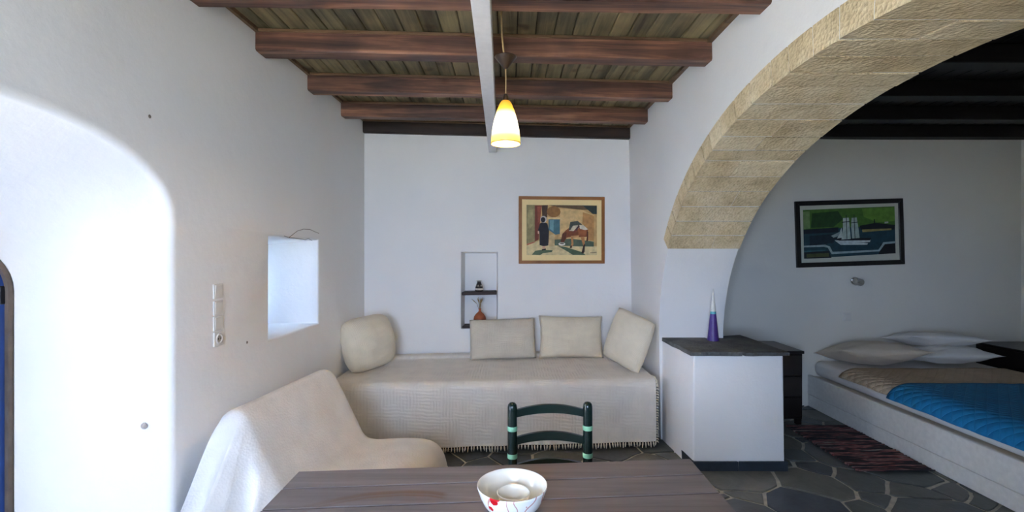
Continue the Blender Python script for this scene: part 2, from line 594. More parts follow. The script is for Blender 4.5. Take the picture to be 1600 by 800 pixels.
for i, (sx, sy, sr) in enumerate(seeds):
    poly = [(sx - 0.6, sy - 0.6), (sx + 0.6, sy - 0.6), (sx + 0.6, sy + 0.6), (sx - 0.6, sy + 0.6)]
    gap = 0.009 + 0.006 * rng.random()
    for j, (qx, qy, qr) in enumerate(seeds):
        if i == j: continue
        dx, dy = qx - sx, qy - sy
        if dx * dx + dy * dy > 1.4: continue
        l = math.hypot(dx, dy)
        dx /= l; dy /= l
        wq = 0.5 + 0.5 * (sr * sr - qr * qr) / (l * l) * 0.8
        poly = clip(poly, dx, dy, (sx + (qx - sx) * wq) * dx + (sy + (qy - sy) * wq) * dy - gap)
        if len(poly) < 3: break
    lim = [(-1, 0, 1.45), (1, 0, 5.04), (0, 1, 4.72), (0, -1, -1.2)]
    for nx, ny, c in lim:
        if len(poly) >= 3: poly = clip(poly, nx, ny, c)
    if len(poly) < 3: continue
    fine = []                                           # ragged split edges
    for k in range(len(poly)):
        p, q = poly[k], poly[(k + 1) % len(poly)]
        n_ = max(1, int(math.hypot(q[0] - p[0], q[1] - p[1]) / 0.055))
        for t_ in range(n_):
            x_, y_ = p[0] + (q[0] - p[0]) * t_ / n_, p[1] + (q[1] - p[1]) * t_ / n_
            x_ += 0.020 * noise.noise(Vector((x_ * 7, y_ * 7, 0.3))); y_ += 0.020 * noise.noise(Vector((x_ * 7, y_ * 7, 9.3)))
            fine.append((x_, y_))
    poly = fine
    cx = sum(p[0] for p in poly) / len(poly); cy = sum(p[1] for p in poly) / len(poly)
    poly = [(p[0] - cx, p[1] - cy) for p in poly]
    bm = bmesh.new()
    h = 0.010 + rng.uniform(-0.002, 0.002)
    bot = [bm.verts.new((p[0], p[1], -0.004)) for p in poly]
    top = [bm.verts.new((p[0], p[1], h)) for p in poly]
    bm.faces.new(top)
    k = len(poly)
    for q in range(k):
        bm.faces.new((bot[q], bot[(q + 1) % k], top[(q + 1) % k], top[q]))
    es = [e for e in bm.edges if all(v.co.z > 0.003 for v in e.verts)]
    try: bmesh.ops.bevel(bm, geom=es, offset=0.004, segments=1, affect='EDGES')
    except Exception: pass
    o = obj('paving_stone', bm, M_SLATE, fl)
    o.location = (cx, cy, 0)

# ------------------------------------------------------------------ ceilings
ce = obj('ceiling', box(-2.0, 1.5, YF - 0.2, 5.1, CEIL + 0.022, 2.95), M_BLACKWOOD)
struct(ce, 'timber ceiling of narrow greenish boards')
rng = random.Random(3)
bx = -1.52
bw = 0.104
while bx < 1.2:
    o = obj('ceiling_board', box(0.002, bw - 0.003, YF, 4.75, CEIL, CEIL + 0.025, 0.004, 1), M_BOARD, ce)
    o.location = (bx, 0, rng.uniform(0, 0.002))
    bx += bw
def beam(yl, yr, w, zb, label, mat=M_BEAM, h=0.118, x0=None, x1=None):
    xa = xl(yl) - 0.06 if x0 is None else x0
    xe = xr(2.6) + 0.06 if x1 is None else x1
    # front edge runs from (left wall, yl) to (arch wall, yr)
    s = (yr - yl) / (xr(2.6) - xl(yl))
    L_ = math.hypot(xe - xa, s * (xe - xa))
    ang = math.atan(s)
    n = 14
    bm = bmesh.new()
    rr = random.Random(int(yl * 1000))
    rings = []
    c = 0.008
    for k in range(n + 1):
        u = L_ * k / n
        j = [rr.uniform(-0.0025, 0.0025) for _ in range(8)]
        pr = [(c + j[0], 0), (w - c, 0 + j[1]), (w, c + j[2]), (w, h), (0, h), (j[3], c)]
        rings.append([bm.verts.new((u, p, q)) for p, q in pr])
    bm.faces.new(rings[0][::-1]); bm.faces.new(rings[-1])
    for A, B in zip(rings, rings[1:]):
        for q in range(6):
            bm.faces.new((A[q], A[(q + 1) % 6], B[(q + 1) % 6], B[q]))
    t = thing('ceiling_beam', label, 'beam', (xa, yl + s * (xa - xl(yl)), zb), ang)
    obj('timber', bm, mat, t)
    obj('cover_strip', box(0, L_, -0.012, 0.0, h - 0.016, h, 0.002, 1), M_BOARD_STRIP, t)
    return t
M_BOARD_STRIP = wood_mat('brown cover strip', [(0.3, srgb(70, 50, 34)), (0.6, srgb(126, 96, 66)), (0.8, srgb(150, 118, 84))])
beam(2.06, 2.125, 0.112, CEIL - 0.118, 'reddish brown ceiling beam nearest the camera, at the top of the picture')
beam(2.623, 2.753, 0.112, CEIL - 0.119, 'scratched dark brown ceiling beam behind the pendant cord, second from the front')
beam(3.26, 3.425, 0.105, CEIL - 0.120, 'reddish ceiling beam level with the lamp shade top, third from the front')
beam(3.864, 4.04, 0.10, CEIL - 0.122, 'reddish brown ceiling beam next before the wall beam, fourth from the front')
beam(4.395, 4.635, 0.10, CEIL - 0.122, 'thin dark ceiling beam set against the back wall', M_BEAM_DARK)
beam(1.42, 1.49, 0.112, CEIL - 0.118, 'brown ceiling beam just overhead, above the picture edge')
beam(0.80, 0.86, 0.112, CEIL - 0.118, 'brown ceiling beam over the camera')
for i, (side) in enumerate(('left', 'right')):
    if side == 'left':
        c = [(xl(YF), YF, CEIL - 0.02), (xl(YF) + 0.02, YF, CEIL - 0.02), (xl(4.42) + 0.02, 4.42, CEIL - 0.02), (xl(4.42), 4.42, CEIL - 0.02)]
    else:
        c = [(xr(2.7) - 0.03, YF, CEIL - 0.02), (xr(2.7) + 0.01, YF, CEIL - 0.02), (xr(2.7) + 0.01, 4.68, CEIL - 0.02), (xr(2.7) - 0.03, 4.68, CEIL - 0.02)]
    o = obj('trim_%d' % (i + 1), hexa(c + [(p[0], p[1], CEIL + 0.01) for p in c]), M_BOARD_STRIP)
    struct(o, 'wooden strip along the edge of the board ceiling')
# the white painted rail below the beams
t = thing('ceiling_rail', 'long white painted timber rail running under the brown beams', 'rail', (0, 0, 0))
zb0, zb1 = EYE + 1.02, EYE + 0.945
obj('timber', hexa([(-0.115, -0.5, zb0), (-0.035, -0.5, zb0), (-0.124, 4.53, zb1), (-0.20, 4.53, zb1),
                    (-0.115, -0.5, CEIL - 0.112), (-0.035, -0.5, CEIL - 0.112), (-0.124, 4.53, CEIL - 0.12), (-0.20, 4.53, CEIL - 0.12)], 0.004, 2), M_WHITEPAINT, t)

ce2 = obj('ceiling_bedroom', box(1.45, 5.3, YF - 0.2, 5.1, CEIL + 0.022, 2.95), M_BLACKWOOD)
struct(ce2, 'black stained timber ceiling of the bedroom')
bx = 1.66
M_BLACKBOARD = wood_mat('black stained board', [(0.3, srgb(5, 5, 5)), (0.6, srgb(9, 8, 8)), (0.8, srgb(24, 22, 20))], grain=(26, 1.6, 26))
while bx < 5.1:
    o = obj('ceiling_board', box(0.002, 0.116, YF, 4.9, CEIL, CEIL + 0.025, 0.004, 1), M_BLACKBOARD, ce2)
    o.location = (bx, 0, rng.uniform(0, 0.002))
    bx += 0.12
names2 = ['black bedroom ceiling beam against the back wall', 'black bedroom ceiling beam next to the one at the back wall',
          'black bedroom ceiling beam third from the back wall', 'black bedroom ceiling beam fourth from the back wall',
          'black bedroom ceiling beam over the foot of the bed']
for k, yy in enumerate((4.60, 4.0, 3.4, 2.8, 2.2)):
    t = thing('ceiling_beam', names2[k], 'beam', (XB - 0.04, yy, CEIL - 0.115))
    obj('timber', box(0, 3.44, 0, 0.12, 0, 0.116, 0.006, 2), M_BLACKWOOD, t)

# ------------------------------------------------------------------ outside: added pale ground (lit by the sun, seen by nobody, bounces daylight in)
gm = plain('added pale bounce ground', srgb(205, 198, 182), 0.9, var=0.06, scale=3)
g = pyd('ground', [(-24, -24, -0.14), (24, -24, -0.14), (24, YF - 0.25, -0.14), (-1.88, YF - 0.25, -0.14), (-1.88, 24, -0.14), (-24, 24, -0.14)], [(0, 1, 2, 3), (0, 3, 4, 5)], gm)
struct(g, 'added pale bounce ground outside the door')
rf = obj('roof', box(-2.0, 5.4, YF - 0.3, 5.4, 2.96, 3.2), M_PLASTER)
struct(rf, 'flat roof slab')
for nm, (x0, x1, y0, y1) in {'wall_exterior_front': (1.3, 5.4, YF - 0.3, YF - 0.05), 'wall_exterior_back': (-1.9, 5.4, 5.15, 5.4), 'wall_exterior_side': (5.2, 5.4, YF - 0.3, 5.4)}.items():
    struct(obj(nm, box(x0, x1, y0, y1, -0.3, 2.96), M_PLASTER), 'outer house wall')

struct(obj('roof_light_blocker', box(-3.9, -1.91, -0.2, 4.6, 1.98, 2.08), M_PLASTER), 'added flat slab outside that blocks high sky over the door')  # slab added out of view to cut high sky light on the jamb
struct(obj('wall_light_blocker', box(-2.8, -1.91, 0.2, 0.34, -0.14, 1.98), M_PLASTER), 'added whitewashed wall outside that blocks sky from the door recess')  # added out of view to keep direct sky off the far jamb
def portal(name, loc, w, h, rot=None):
    ld = bpy.data.lights.new(name, 'AREA')
    ld.shape = 'RECTANGLE'; ld.size = w; ld.size_y = h
    ld.cycles.is_portal = True
    o = bpy.data.objects.new(name, ld)
    o.location = loc
    o.rotation_euler = rot or (0, math.radians(-90), 0)
    COL.objects.link(o)
portal('door_portal', (-1.99, 1.285, 0.85), 1.75, 1.15)
portal('window_portal', (-1.97, 3.14, 1.27), 0.6, 0.56)

portal('front_portal', (-0.485, YF - 0.36, 1.53), 1.4, 1.34, (math.radians(90), 0, 0))
# ------------------------------------------------------------------ door: arched frame and blue leaf standing open
M_FRAME = plain('weathered grey brown door frame', srgb(104, 92, 84), 0.7, var=0.12, scale=18, bstr=0.3)
M_BLUE = plain('blue painted door', srgb(38, 76, 150), 0.45, var=0.08, scale=12)
M_BLACK = plain('black iron', srgb(24, 26, 34), 0.5, metal=0.3)
def glass_mat(name, tint):
    m, nt, b_ = new_mat(name)
    nt.nodes.remove(b_)
    tr = N(nt, 'ShaderNodeBsdfTransparent', Color=tint); gl = N(nt, 'ShaderNodeBsdfGlossy', Roughness=0.02)
    fr_ = N(nt, 'ShaderNodeFresnel', IOR=1.45); mxs = nt.nodes.new('ShaderNodeMixShader')
    nt.links.new(fr_.outputs[0], mxs.inputs[0]); nt.links.new(tr.outputs[0], mxs.inputs[1]); nt.links.new(gl.outputs[0], mxs.inputs[2])
    nt.links.new(mxs.outputs[0], nt.nodes['Material Output'].inputs['Surface'])
    return m
M_GLASSM = glass_mat('window glass', (0.95, 0.97, 1.0, 1))
M_GLASSDIM = glass_mat('dimming bluish window glass', (0.66, 0.76, 0.88, 1))  # tint added to the pane to dim light on the window jamb

door = struct(bpy.data.objects.new('door_1', None), 'blue double door in a weathered arched frame, one leaf open')
COL.objects.link(door)
fw = 0.02
lo, li = door_out, arch_loop(OC, OA - fw, 1.353, 0.30 - fw, 0.0)
vs, fs = [], []
nl = len(lo)
for i in range(1, nl):
    pass
idx = list(range(1, nl)) + [0]          # open chain: from far foot round to near foot
for i in idx:
    for (p, x) in ((lo[i], -1.903), (lo[i], -1.917), (li[i], -1.917), (li[i], -1.903)):
        vs.append((x, p[0], p[1]))
for k in range(len(idx) - 1):
    for q in range(4):
        fs.append((k * 4 + q, k * 4 + (q + 1) % 4, (k + 1) * 4 + (q + 1) % 4, (k + 1) * 4 + q))
fs += [(0, 1, 2, 3), tuple((len(idx) - 1) * 4 + q for q in range(4))]
obj('door_frame', pyd('tmp', vs, fs).data, M_FRAME, door, 'angle')
bpy.data.objects.remove(bpy.data.objects['tmp'])
def leaf(sign):
    """leaf hinged on one side of the frame, swung outwards"""
    lp = []
    w = OA - fw + 0.012
    for k in range(15):
        t = math.pi / 2 * k / 14
        lp.append((w - w * math.cos(t), 1.353 + (0.30 - fw + 0.012) * math.sin(t)))
    lp = [(0, 0.012)] + lp + [(w - 0.014, 0.012)]
    n = len(lp)
    v = [(0.0, p, q) for p, q in lp] + [(-0.035, p, q) for p, q in lp]
    f = [tuple(range(n)), tuple(range(2 * n - 1, n - 1, -1))] + [(i, (i + 1) % n, n + (i + 1) % n, n + i) for i in range(n)]
    o = pyd('door_leaf', v, f, M_BLUE, door)
    for k in range(1, 4):
        pass
    for zz in (0.25, 1.34):
        bm = box(-0.006, 0.004, -0.028, 0.03, zz - 0.035, zz + 0.035, 0.003, 1)
        bm_tube(bm, [(0.004, 0.0, zz - 0.045), (0.004, 0.0, zz + 0.045)], 0.008, 8)
        obj('hinge', bm, M_BLACK, o)
    for zz in (0.30, 0.95):
        obj('raised_panel', box(0.0, 0.012, 0.07, w - 0.06, zz - 0.2, zz + 0.28, 0.006, 1), M_BLUE, o)
    if sign > 0:
        o.location = (-1.9185, OC + w, 0); o.scale = (1, -1, 1)
    else:
        o.location = (-1.9185, OC - w, 0); o.rotation_euler = (0, 0, math.radians(95))
    return o
leaf(1); leaf(-1)
# plaster chips and old nail on the jamb
nail = tag(obj('nail_plug', lathe([(0, 0.010), (0.004, 0.010), (0.006, 0.004), (0.013, 0.0), (0.014, -0.004)], 10), plain('rusty plug', srgb(176, 166, 156), 0.8), None, True), 'small rusty nail plug in the white door recess', 'nail')
nail.rotation_euler = (math.radians(90), 0, 0); nail.location = (-1.50, 1.965, 0.79)

# window frame and glass of the small window
win = struct(bpy.data.objects.new('window_1', None), 'small deep set window in the left wall')
COL.objects.link(win)
bm = bmesh.new()
for (a0, a1, b0, b1) in ((2.86, 3.42, 0.99, 1.03), (2.86, 3.42, 1.51, 1.55), (2.86, 2.905, 1.03, 1.51), (3.375, 3.42, 1.03, 1.51), (3.12, 3.15, 1.03, 1.51)):
    bm_box(bm, -1.955, -1.915, a0, a1, b0, b1, 0.004, 1)
obj('window_frame', bm, M_BLUE, win)
for (a0, a1) in ((2.905, 3.12), (3.15, 3.375)):
    obj('pane', box(-1.938, -1.933, a0, a1, 1.03, 1.51), M_GLASSDIM, win)

for (hy, ang, sg) in ((2.86, 24, 1), (3.42, 95, -1)):  # shutters added out of view, the near one nearly closed to dim the recess
    so_ = obj('added_shutter', box(-0.03, 0.0, 0.0, 0.275, 0.995, 1.545, 0.004, 1), M_BLUE, win)
    if sg < 0: so_.scale = (1, -1, 1)
    so_.location = (-1.965, hy, 0); so_.rotation_euler = (0, 0, math.radians(ang) * sg)
added_win = struct(bpy.data.objects.new('added_window', None), 'added glazed window behind the camera that lights the room')  # unseen window added to brighten the room from the front
COL.objects.link(added_win)
bm = bmesh.new()
for (a0, a1, b0, b1) in ((-1.17, 0.2, 0.87, 0.92), (-1.17, 0.2, 2.14, 2.19), (-1.17, -1.12, 0.92, 2.14), (0.15, 0.2, 0.92, 2.14), (-0.505, -0.465, 0.92, 2.14)):
    bm_box(bm, a0, a1, YF - 0.33, YF - 0.29, b0, b1, 0.004, 1)
obj('window_frame', bm, M_BLUE, added_win)
for (a0, a1) in ((-1.12, -0.505), (-0.465, 0.15)):
    obj('pane', box(a0, a1, YF - 0.312, YF - 0.308, 0.92, 2.14), M_GLASSM, added_win)

# cracks in the plaster above the window
M_CRACK = plain('plaster crack', srgb(110, 102, 92), 0.9)
def lw(px, py):
    d = 1.4546 / ((797 - px) / 750.0 + 0.024)
    return (xl(d), d, EYE + (395 - py) * d / 750.0)
zpt = lambda x, y: lw(300 + x / 3.3344, 340 + y / 3.3333)
for pts in ([(480, 96), (505, 104), (525, 88), (548, 70), (580, 60), (615, 62), (640, 74), (660, 82)], [(505, 104), (545, 108), (590, 116), (605, 110), (625, 119)]):
    o = obj('plaster_crack', tube([Vector(zpt(*p)) + Vector((0.0005, 0, 0)) for p in pts], 0.0017, 5), M_CRACK, wall_left)
o = obj('plaster_chip', lathe([(0, 0.002), (0.006, 0.0015), (0.008, 0)], 7), M_CRACK, wall_left)
o.location = lw(234, 182); o.rotation_euler = (0, math.radians(90), 0)
o = obj('plaster_chip', lathe([(0, 0.002), (0.006, 0.0015), (0.008, 0)], 7), M_CRACK, wall_left)
o.location = lw(386, 535); o.rotation_euler = (0, math.radians(90), 0)

# ------------------------------------------------------------------ switches and sockets
M_SWITCH = plain('cream switch plastic', srgb(222, 219, 212), 0.4, var=0.01)
def switch_plate(name, label, cat, yz, socket=False, group=None):
    p = lw(*yz)
    t = thing(name, label, cat, (p[0], p[1], p[2]), math.radians(90), group)
    obj('plate', box(-0.036, 0.036, -0.006, 0.001, -0.0345, 0.0345, 0.002, 2), M_SWITCH, t)
    if socket:
        bm = lathe([(0.0, 0.0), (0.0, 0.001), (0.017, 0.001), (0.019, 0.004), (0.024, 0.005), (0.026, 0.0)], 24)
        o = obj('socket_ring', bm, M_SWITCH, t, True); o.rotation_euler = (math.radians(90), 0, 0); o.location = (0, -0.0062, 0)
        o = obj('socket_well', lathe([(0, 0.0012), (0.016, 0.0012), (0.016, 0)], 20), M_GREYWELL, t); o.rotation_euler = (math.radians(90), 0, 0); o.location = (0, -0.0062, 0)
        for s in (-1, 1):
            o = obj('pin_hole', lathe([(0, 0.003), (0.003, 0.003), (0.003, 0)], 8), M_BLACK, t); o.rotation_euler = (math.radians(90), 0, 0); o.location = (s * 0.0095, -0.0062, 0)
    else:
        o = obj('rocker', hexa([(-0.028, -0.0065, -0.029), (0.028, -0.0065, -0.029), (0.028, 0.0, -0.029), (-0.028, 0.0, -0.029),
                            (-0.028, -0.010, 0.029), (0.028, -0.010, 0.029), (0.028, 0.0, 0.029), (-0.028, 0.0, 0.029)], 0.0015, 1), M_SWITCH, t)
    return t
M_GREYWELL = plain('grey socket well', srgb(168, 162, 148), 0.5)
switch_plate('light_switch', 'cream light switch at the top of the plate column on left wall', 'switch', (340, 455), group='switch plates on the left wall')
switch_plate('light_switch', 'cream light switch second from the top of the plate column', 'switch', (340, 481), group='switch plates on the left wall')
switch_plate('light_switch', 'cream light switch directly above the wall socket', 'switch', (340, 505), group='switch plates on the left wall')
switch_plate('wall_socket', 'cream round pin wall socket at the foot of the switch column', 'socket', (340.5, 529), True)

# ------------------------------------------------------------------ fabrics
def woven_mat(name, col, fx=260.0, fy=170.0, strength=0.5, var=0.05, big=0.0):
    """crepe cotton: two crossing ribs broken up by noise; uses UV-free object coordinates"""
    m, nt, b = new_mat(name)
    tc = nt.nodes.new('ShaderNodeTexCoord')
    sp = nt.nodes.new('ShaderNodeSeparateXYZ')
    nz = N(nt, 'ShaderNodeTexNoise', Scale=14.0, Detail=2.0)
    nt.links.new(tc.outputs['Object'], nz.inputs['Vector'])
    vm = N(nt, 'ShaderNodeVectorMath', operation='SCALE'); vm.inputs['Scale'].default_value = 0.02
    nt.links.new(nz.outputs['Color'], vm.inputs[0])
    va = N(nt, 'ShaderNodeVectorMath', operation='ADD')
    nt.links.new(tc.outputs['Object'], va.inputs[0]); nt.links.new(vm.outputs[0], va.inputs[1])
    nt.links.new(va.outputs[0], sp.inputs[0])
    def rib(src, f):
        a = N(nt, 'ShaderNodeMath', operation='MULTIPLY'); a.inputs[1].default_value = f
        nt.links.new(src, a.inputs[0])
        s = N(nt, 'ShaderNodeMath', operation='SINE'); nt.links.new(a.outputs[0], s.inputs[0])
        return s.outputs[0]
    yz = N(nt, 'ShaderNodeMath', operation='ADD')
    nt.links.new(sp.outputs['Y'], yz.inputs[0]); nt.links.new(sp.outputs['Z'], yz.inputs[1])
    r1 = rib(sp.outputs['X'], fx); r2 = rib(yz.outputs[0], fy)
    n2 = N(nt, 'ShaderNodeTexNoise', Scale=9.0, Detail=3.0)
    nt.links.new(tc.outputs['Object'], n2.inputs['Vector'])
    mixr = N(nt, 'ShaderNodeMix', data_type='FLOAT')
    st = ramp(nt, n2.outputs['Fac'], [(0.4, (0, 0, 0, 1)), (0.6, (1, 1, 1, 1))])
    nt.links.new(st.outputs['Color'], mixr.inputs[0]); nt.links.new(r1, mixr.inputs[2]); nt.links.new(r2, mixr.inputs[3])
    n3 = N(nt, 'ShaderNodeTexNoise', Scale=180.0, Detail=2.0)
    nt.links.new(tc.outputs['Object'], n3.inputs['Vector'])
    add = N(nt, 'ShaderNodeMath', operation='MULTIPLY_ADD'); add.inputs[1].default_value = 0.8
    nt.links.new(n3.outputs['Fac'], add.inputs[0]); nt.links.new(mixr.outputs[0], add.inputs[2])
    bump(nt, b, add.outputs[0], strength, 0.0025)
    c0 = tuple(c * (1 - 2 * var) for c in col[:3]) + (1,)
    cr = ramp(nt, n2.outputs['Fac'], [(0.3, c0), (0.7, col)])
    nt.links.new(cr.outputs['Color'], b.inputs['Base Color'])
    b.inputs['Roughness'].default_value = 0.95
    try: b.inputs['Sheen Weight'].default_value = 0.15
    except Exception: pass
    return m
M_SPREAD = woven_mat('cream crepe bedspread', srgb(228, 221, 210), 260, 240, 0.42)
M_CUSH_A = woven_mat('cream cushion cotton', srgb(228, 216, 192), 500, 480, 0.25)
M_CUSH_B = woven_mat('greyish cream cushion cotton', srgb(212, 202, 184), 420, 380, 0.3)
def waffle_mat():
    m, nt, b = new_mat('white waffle cotton throw')
    v = coords(nt)
    vo = N(nt, 'ShaderNodeTexVoronoi', Scale=95.0); nt.links.new(v, vo.inputs['Vector'])
    n = N(nt, 'ShaderNodeTexNoise', Scale=7.0, Detail=4.0); nt.links.new(v, n.inputs['Vector'])
    r_ = ramp(nt, n.outputs['Fac'], [(0.3, srgb(208, 205, 200)), (0.7, srgb(222, 219, 214))])
    nt.links.new(r_.outputs['Color'], b.inputs['Base Color'])
    ad = N(nt, 'ShaderNodeMath', operation='MULTIPLY_ADD'); ad.inputs[1].default_value = 3.0
    nt.links.new(n.outputs['Fac'], ad.inputs[0]); nt.links.new(vo.outputs['Distance'], ad.inputs[2])
    bump(nt, b, ad.outputs[0], 0.3, 0.004)
    b.inputs['Roughness'].default_value = 0.95
    return m
M_THROW = waffle_mat()
M_MATTRESS = plain('mattress ticking', srgb(210, 204, 192), 0.9, var=0.03)
M_WHITECLOTH = woven_mat('white bed linen', srgb(226, 224, 220), 700, 700, 0.15, 0.02)
M_PILLOW = woven_mat('beige pillow linen', srgb(206, 192, 172), 600, 600, 0.2, 0.03)

# daybed (masonry bench and mattress) and its bedspread
def yfront(x): return 3.60 + 0.07 * x
db = thing('daybed', 'built in daybed along the back wall, hidden under a cream bedspread', 'daybed', (-0.1, 4.05, 0.012))
O = Vector(db.location)
def loc(pts): return [tuple(Vector(p) - O) for p in pts]
xa, xb_ = -1.345, 1.10
def slab(z0, z1, inset, binset=0.02):
    return hexa(loc([(xa, yfront(xa) + inset, z0), (xb_, yfront(xb_) + inset, z0), (xb_, yb(xb_) - binset, z0), (xa, yb(xa) - binset, z0),
                     (xa, yfront(xa) + inset, z1), (xb_, yfront(xb_) + inset, z1), (xb_, yb(xb_) - binset, z1), (xa, yb(xa) - binset, z1)]), 0.01, 2)
obj('bench', slab(0.012, 0.36, 0.06), M_BEAM_DARK, db)
obj('mattress', slab(0.362, 0.505, 0.04, 0.10), M_MATTRESS, db)

bsp = thing('bedspread', 'cream crepe bedspread with knotted fringe draped over the daybed', 'bedspread', (-0.1, 4.05, 0.0))
O2 = Vector(bsp.location)
sx0, sx1 = -1.338, 1.118
def spread_fn(a, b):
    x = sx0 + (sx1 - sx0) * a
    yw = yb(x) - 0.022
    yf = yfront(x)
    # section: ledge at the wall, small step, flat top, rounded edge, hanging front
    sec = [(yw, 0.562), (yw - 0.04, 0.563), (yw - 0.085, 0.560), (yw - 0.098, 0.550), (yw - 0.105, 0.537), (yw - 0.13, 0.532)]
    nt_ = 14
    for k in range(1, nt_ + 1):
        sec.append((yw - 0.13 + (yf + 0.07 - yw + 0.13) * k / nt_, 0.532 - 0.004 * math.sin(math.pi * k / nt_)))
    for k in range(1, 7):
        t = math.pi / 2 * k / 6
        sec.append((yf + 0.07 - 0.07 * math.sin(t), 0.532 - 0.055 * (1 - math.cos(t))))
    nh = 18
    for k in range(1, nh + 1):
        sec.append((yf - 0.012 * k / nh, 0.477 - (0.477 - 0.06) * k / nh))
    f = b * (len(sec) - 1)
    i = min(int(f), len(sec) - 2)
    w = f - i
    y = sec[i][0] * (1 - w) + sec[i + 1][0] * w
    z = sec[i][1] * (1 - w) + sec[i + 1][1] * w
    hang = max(0.0, min(1.0, (0.50 - z) / 0.44))
    nse = noise.noise(Vector((x * 3.0, z * 1.2, 3.1)))
    y += hang * (0.012 * nse + 0.006 * math.sin(x * 17 + 2 * nse)) - 0.0
    if z > 0.5: z += 0.004 * noise.noise(Vector((x * 6, y * 6, 1.7)))
    return tuple(Vector((x, y, z)) - O2)
grid_obj('spread_cloth', spread_fn, 150, 88, M_SPREAD, bsp)
bm = bmesh.new()
rng = random.Random(8)
x = sx0 + 0.01
while x < sx1:
    b_pt = Vector(spread_fn((x - sx0) / (sx1 - sx0), 1.0))
    dx = rng.uniform(-0.007, 0.007)
    ln = rng.uniform(0.028, 0.042)
    bm_tube(bm, [b_pt + Vector((0, 0, 0.006)), b_pt + Vector((dx * 0.4, -0.003, -0.014)), b_pt + Vector((dx, -0.004, -ln))], [0.0035, 0.006, 0.0028], 5)
    x += rng.uniform(0.017, 0.026)
for k in range(30):
    b_pt = Vector(spread_fn(1.0, 0.42 + 0.58 * k / 29))
    ln = rng.uniform(0.012, 0.022)
    bm_tube(bm, [b_pt, b_pt + Vector((ln * 0.5, -0.004, 0.001)), b_pt + Vector((ln, -0.002, -0.012 + rng.uniform(-0.006, 0.006)))], [0.0035, 0.0055, 0.0025], 5)
o = obj('fringe', bm, M_CUSH_A, bsp, True)
o['kind'] = 'stuff'

# cushions
def cushion_mesh(w, h, t, seed, wr=0.006, pinch=0.05, pw=3.2, ex=0.55, rnd=0.0):
    bm = bmesh.new()
    n = 26
    sides = []
    for sgn in (-1, 1):
        g_ = []
        for i in range(n + 1):
            r_ = []
            for j in range(n + 1):
                u, v = i / n * 2 - 1, j / n * 2 - 1
                ed = (1 - abs(u) ** pw) * (1 - abs(v) ** pw)
                th_ = t / 2 * max(ed, 0) ** ex
                x = u * w / 2 * (1 - pinch * (1 - v * v) * abs(u) ** 2 + 0.01 * noise.noise(Vector((v * 3, seed, 2))) - rnd * abs(v) ** 4)
                z = v * h / 2 * (1 - pinch * (1 - u * u) * abs(v) ** 2 + 0.01 * noise.noise(Vector((u * 3, seed, 7))) - rnd * abs(u) ** 4)
                q = noise.noise(Vector((u * 1.6 + seed, v * 5.0, sgn * 2.0))) + 0.6 * noise.noise(Vector((u * 2.5 + seed, v * 13, sgn * 3)))
                y = sgn * (th_ + wr * q * min(1, ed * 3))
                r_.append((x, y, z))
            g_.append(r_)
        sides.append(g_)
    vg = [[[None] * (n + 1) for _ in range(n + 1)] for _ in range(2)]
    for s in range(2):
        for i in range(n + 1):
            for j in range(n + 1):
                edge = i in (0, n) or j in (0, n)
                if s == 1 and edge:
                    vg[1][i][j] = vg[0][i][j]
                else:
                    p = sides[s][i][j]
                    vg[s][i][j] = bm.verts.new((p[0], 0.0 if edge else p[1], p[2]))
    for s in range(2):
        for i in range(n):
            for j in range(n):
                f = (vg[s][i][j], vg[s][i + 1][j], vg[s][i + 1][j + 1], vg[s][i][j + 1])
                bm.faces.new(f if s == 0 else f[::-1])
    return bm
def cushion(name, label, w, h, t, center, rot, mat, seed, cat='cushion', group=None, wr=0.006, pinch=0.05, pw=3.2, ex=0.55, rnd=0.0):
    o = obj(name, cushion_mesh(w, h, t, seed, wr, pinch, pw, ex, rnd), mat, None, True)
    o.location = center
    o.rotation_euler = rot
    return tag(o, label, cat, group)
R = math.radians
GC = 'cushions on the daybed'
cushion('throw_cushion', 'plump cream cushion leaning on the left wall end of the daybed', 0.48, 0.44, 0.30, (-1.175, 3.99, 0.755), (R(-12), R(-4), R(56)), M_CUSH_A, 1.3, group=GC, wr=0.013, pinch=0.0, pw=2.6, ex=0.55, rnd=0.12)
cushion('throw_cushion', 'flat greyish cream cushion on the back of the daybed below the niche', 0.60, 0.36, 0.12, (-0.068, 4.385, 0.715), (R(-16), R(-1), R(4)), M_CUSH_B, 4.1, group=GC, wr=0.004, pinch=0.015)
cushion('throw_cushion', 'cream cushion on the back of the daybed beneath the donkey picture', 0.60, 0.385, 0.15, (0.565, 4.45, 0.722), (R(-16), R(1.5), R(5)), M_CUSH_A, 6.7, group=GC, wr=0.004)
cushion('throw_cushion', 'cream cushion tipped on its corner at the plinth end of the daybed', 0.40, 0.45, 0.17, (0.985, 4.00, 0.775), (R(-10), R(16), R(-52)), M_CUSH_A, 9.2, group=GC, wr=0.008, pinch=0.01, rnd=0.05)

